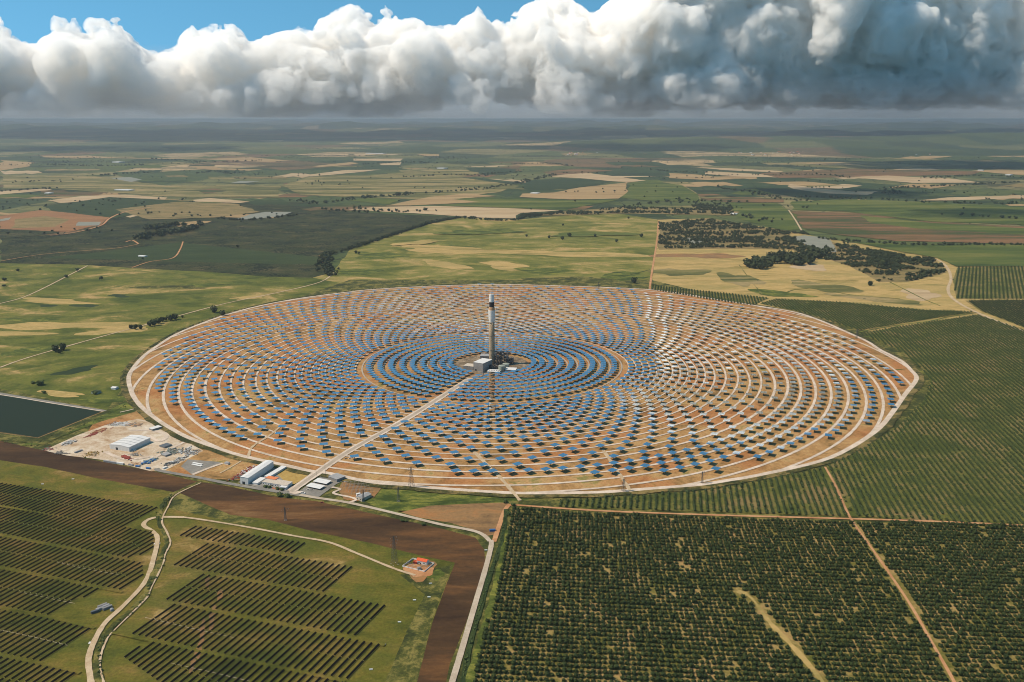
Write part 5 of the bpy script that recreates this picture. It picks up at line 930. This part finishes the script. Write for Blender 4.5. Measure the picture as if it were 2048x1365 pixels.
# ------------------------------------------------------------------ clouds
def gnoise(shape, size, sp, rs):
    """value noise on a regular grid, interpolated axis by axis"""
    lat = rs.random([int(n * sp / size) + 3 for n in shape]).astype(np.float32)
    for ax, n in enumerate(shape):
        t = np.arange(n) * sp / size + rs.random(); i0 = t.astype(int); w = t - i0; w = w * w * w * (w * (w * 6 - 15) + 10); sh = [1, 1, 1]; sh[ax] = n; w = w.reshape(sh).astype(np.float32)
        lat = np.take(lat, i0, ax) * (1 - w) + np.take(lat, i0 + 1, ax) * w
    return lat
def worley(p, s):
    i = np.floor(p).astype(np.int64); d = np.full(len(p), 9., np.float32)
    for a in (-1, 0, 1):
        for c in (-1, 0, 1):
            for e in (-1, 0, 1):
                q = i + np.array([a, c, e]); o = np.stack([h3(q[:, 0], q[:, 1], q[:, 2], s + k) for k in (1, 2, 3)], 1); d = np.minimum(d, ((q + o - p) ** 2).sum(1))
    return d
def cloud_mesh(name, x0, x1, y0, y1, z0, z1, sp, sil, dist, base, seed, mat, big=1200, front=1.0, lift=0, gap=0.0):
    """billowing cumulus: an implicit surface whose top follows the outline 'sil' (photo pixels, seen at distance dist)"""
    import openvdb
    rs = np.random.default_rng(seed); shape = [int((b_ - a_) / sp) for a_, b_ in ((x0, x1), (y0, y1), (z0, z1))]
    xs = x0 + np.arange(shape[0]) * sp; ys = y0 + np.arange(shape[1]) * sp; zs = z0 + np.arange(shape[2]) * sp
    X = []; Z = []
    for a, c in sil:
        el = -(PITCH + math.atan((c - 682.5) / FPX)); dz = dist * math.tan(el); zc = dist * math.cos(PITCH) - dz * math.sin(PITCH); X.append((a - 1024) / FPX * zc); Z.append(CH + dz)
    ky = (ys / dist)[None, :]; top = CH + (np.interp(xs[:, None] / ky, X, Z) - CH) * ky - 130; yy = (ys - (y0 + y1) / 2) / ((y1 - y0) / 2)
    T = (base + (top - base) * (1 - .45 * np.abs(yy[None]) ** 2.5))[:, :, None]
    z3 = zs[None, None, :]; edge = ((1 - np.abs(yy)) * (y1 - y0) / 2)[None, :, None] * .9
    d = np.minimum(np.minimum(T - z3, (z3 - base) * 1.8 + 150), edge - 500).astype(np.float32)
    d = np.minimum(d, 900)
    n = (gnoise(shape, 3400, sp, rs) - .5) * big * .9 + (gnoise(shape, 1700, sp, rs) - .5) * big * .8
    for size, amp in ((1250, .75), (720, .46), (400, .26), (215, .15), (120, .07)):
        if size > sp * 1.8: n += (np.abs(2 * gnoise(shape, size, sp, rs) - 1) - .42) * amp * big * .9
    d = np.minimum(d + n, T - z3 + 200 + .25 * n)
    band = np.abs(d) < 420; idx = np.argwhere(band); p = idx * sp + np.array([x0, y0, z0])
    wl = np.zeros(len(p), np.float32)
    for size, amp in ((900, 300), (380, 140), (170, 60)):
        if size > sp * 2.2: wq = p / size; wl += (.42 - worley(wq + .28 * np.sin(wq[:, [1, 2, 0]] * 2.3 + wq[:, [2, 0, 1]] * 1.1), seed * 10 + size)) * amp
    d[band] += wl
    d[0] = d[-1] = -300; d[:, 0] = d[:, -1] = -300; d[:, :, 0] = d[:, :, -1] = -300
    gr = openvdb.FloatGrid(background=300.); gr.copyFromArray(np.ascontiguousarray(-d)); pt, tri_, qd = gr.convertToPolygons(isovalue=0., adaptivity=0.)
    v = np.asarray(pt) * sp + np.array([x0, y0, z0]); qd = np.asarray(qd).astype(np.int64); lab = np.arange(len(v))   # drop the small detached crumbs
    for _ in range(60):
        m_ = lab[qd].min(1); new = lab.copy()
        for c_ in range(4): np.minimum.at(new, qd[:, c_], m_)
        new = new[new]
        if (new == lab).all(): break
        lab = new
    cnt = np.bincount(lab, minlength=len(v)); qd = qd[cnt[lab[qd[:, 0]]] > 12000]; used = np.unique(qd); mp = np.zeros(len(v), np.int64); mp[used] = np.arange(len(used)); v = v[used]; qd = mp[qd]
    o = meshobj(name, v, qd, mat, smooth=True, kind='stuff'); print(name, shape, len(v)); return o
SIL = [(-260,60),(-40,50),(10,55),(45,95),(75,110),(110,55),(160,40),(205,8),(240,20),(265,70),(300,118),(345,110),(385,72),(430,55),(470,68),(500,98),(560,85),(600,62),(660,52),(700,35),(745,28),(785,30),(830,22),(872,34),(915,42),(955,22),(985,62),(1030,48),(1080,12),(1130,8),(1185,40),(1230,20),(1290,-40),(1400,-330),(1700,-300),(2000,-200),(2400,-260)]
m, bb = newmat('cloud'); pv = bb.n('ShaderNodeVolumePrincipled'); pv.inputs['Color'].default_value = (1, .993, .982, 1); pv.inputs['Anisotropy'].default_value = 0; cp = bb.n('ShaderNodeNewGeometry').outputs['Position']; hn = bb.noise(cp, 1 / 330., 5, .68, .7); sz = bb.n('ShaderNodeSeparateXYZ'); bb.L(cp, sz.inputs[0])
lowk = bb.m('MULTIPLY_ADD', sz.outputs[2], 1 / 1900., -.30, clamp=True); lowk = bb.m('MULTIPLY_ADD', lowk, .88, .12)   # thin, torn base
bb.L(bb.m('MULTIPLY', bb.m('MULTIPLY', bb.ramp(hn, [(.37, 0.), (.60, 1.)]), lowk), .011), pv.inputs['Density']); bb.L(pv.outputs[0], bb.out.inputs['Volume'])
CLOUD_MAT = m
cloud_mesh('cloud_bank', -17500, 5200, 22500, 28500, 480, 4300, 44, SIL, 25500, 930, 3, m)
cloud_mesh('cloud_bank', 3400, 17500, 22000, 28500, 480, 8600, 60, SIL, 25500, 930, 8, m)

# small fair-weather clouds overhead, out of the picture: they throw the patches of shade on the far plain
for i_, (px, py, r, sy) in enumerate([(1640,386,620,.8),(1900,330,1300,.8),(200,300,2200,.6),(1250,300,2000,.6),(1750,285,2400,.5),(700,282,2500,.5),(1990,430,480,.7)]):
    p = g(px, py); zc = max(2500, 540 + p.y * .13); c = p + Vector((-.63, -.05)) / .776 * zc; v, f = ico_arr(4); nz = sum(a * (np.abs(2 * vnoise(v * k + i_ * 7, 90 + j) - 1) - .4) for j, (k, a) in enumerate(((1.3, .45), (2.9, .28), (6., .16)))); v = v * (1 + nz)[:, None]; v[:, 2] = np.maximum(v[:, 2], -.25)
    meshobj('fair_weather_cloud', v * np.array([r, r * sy, r * (.42 if r < 1400 else .12)]) + np.array([c.x, c.y, zc]), np.array(f), CLOUD_MAT, smooth=True, kind='stuff')
def veil(name, x0, x1, y0, y1, z0, z1, dens, col):
    m, bb = newmat(name); pv = bb.n('ShaderNodeVolumePrincipled'); pv.inputs['Color'].default_value = (*col, 1); pv.inputs['Density'].default_value = dens; pv.inputs['Anisotropy'].default_value = .1; bb.L(pv.outputs[0], bb.out.inputs['Volume'])
    q_ = MB(); q_.box(x0, x1, y0, y1, z0, z1); q_.obj(name, m, kind='stuff')
veil('cloud_deck', -69000, 69000, 33000, 98000, 477, 3000, 6e-5, (.70, .77, .85))
for k in range(7): veil('rain_veil', -30000 - k * 100, 30000 + k * 100, 17500 + k * 650, 31000 + k * 100, 476 + k, 640 + k * 140, 2.2e-5, (.70, .76, .84))

# ------------------------------------------------------------------ haze
m, bb = newmat('haze'); pv = bb.n('ShaderNodeVolumePrincipled'); pv.inputs['Color'].default_value = (.44, .50, .57, 1); pv.inputs['Density'].default_value = 3.6e-5; pv.inputs['Anisotropy'].default_value = .25; bb.L(pv.outputs[0], bb.out.inputs['Volume'])
q_ = MB(); q_.box(-71000, 71000, -2500, 99900, -2, 474); q_.obj('haze', m, kind='stuff')
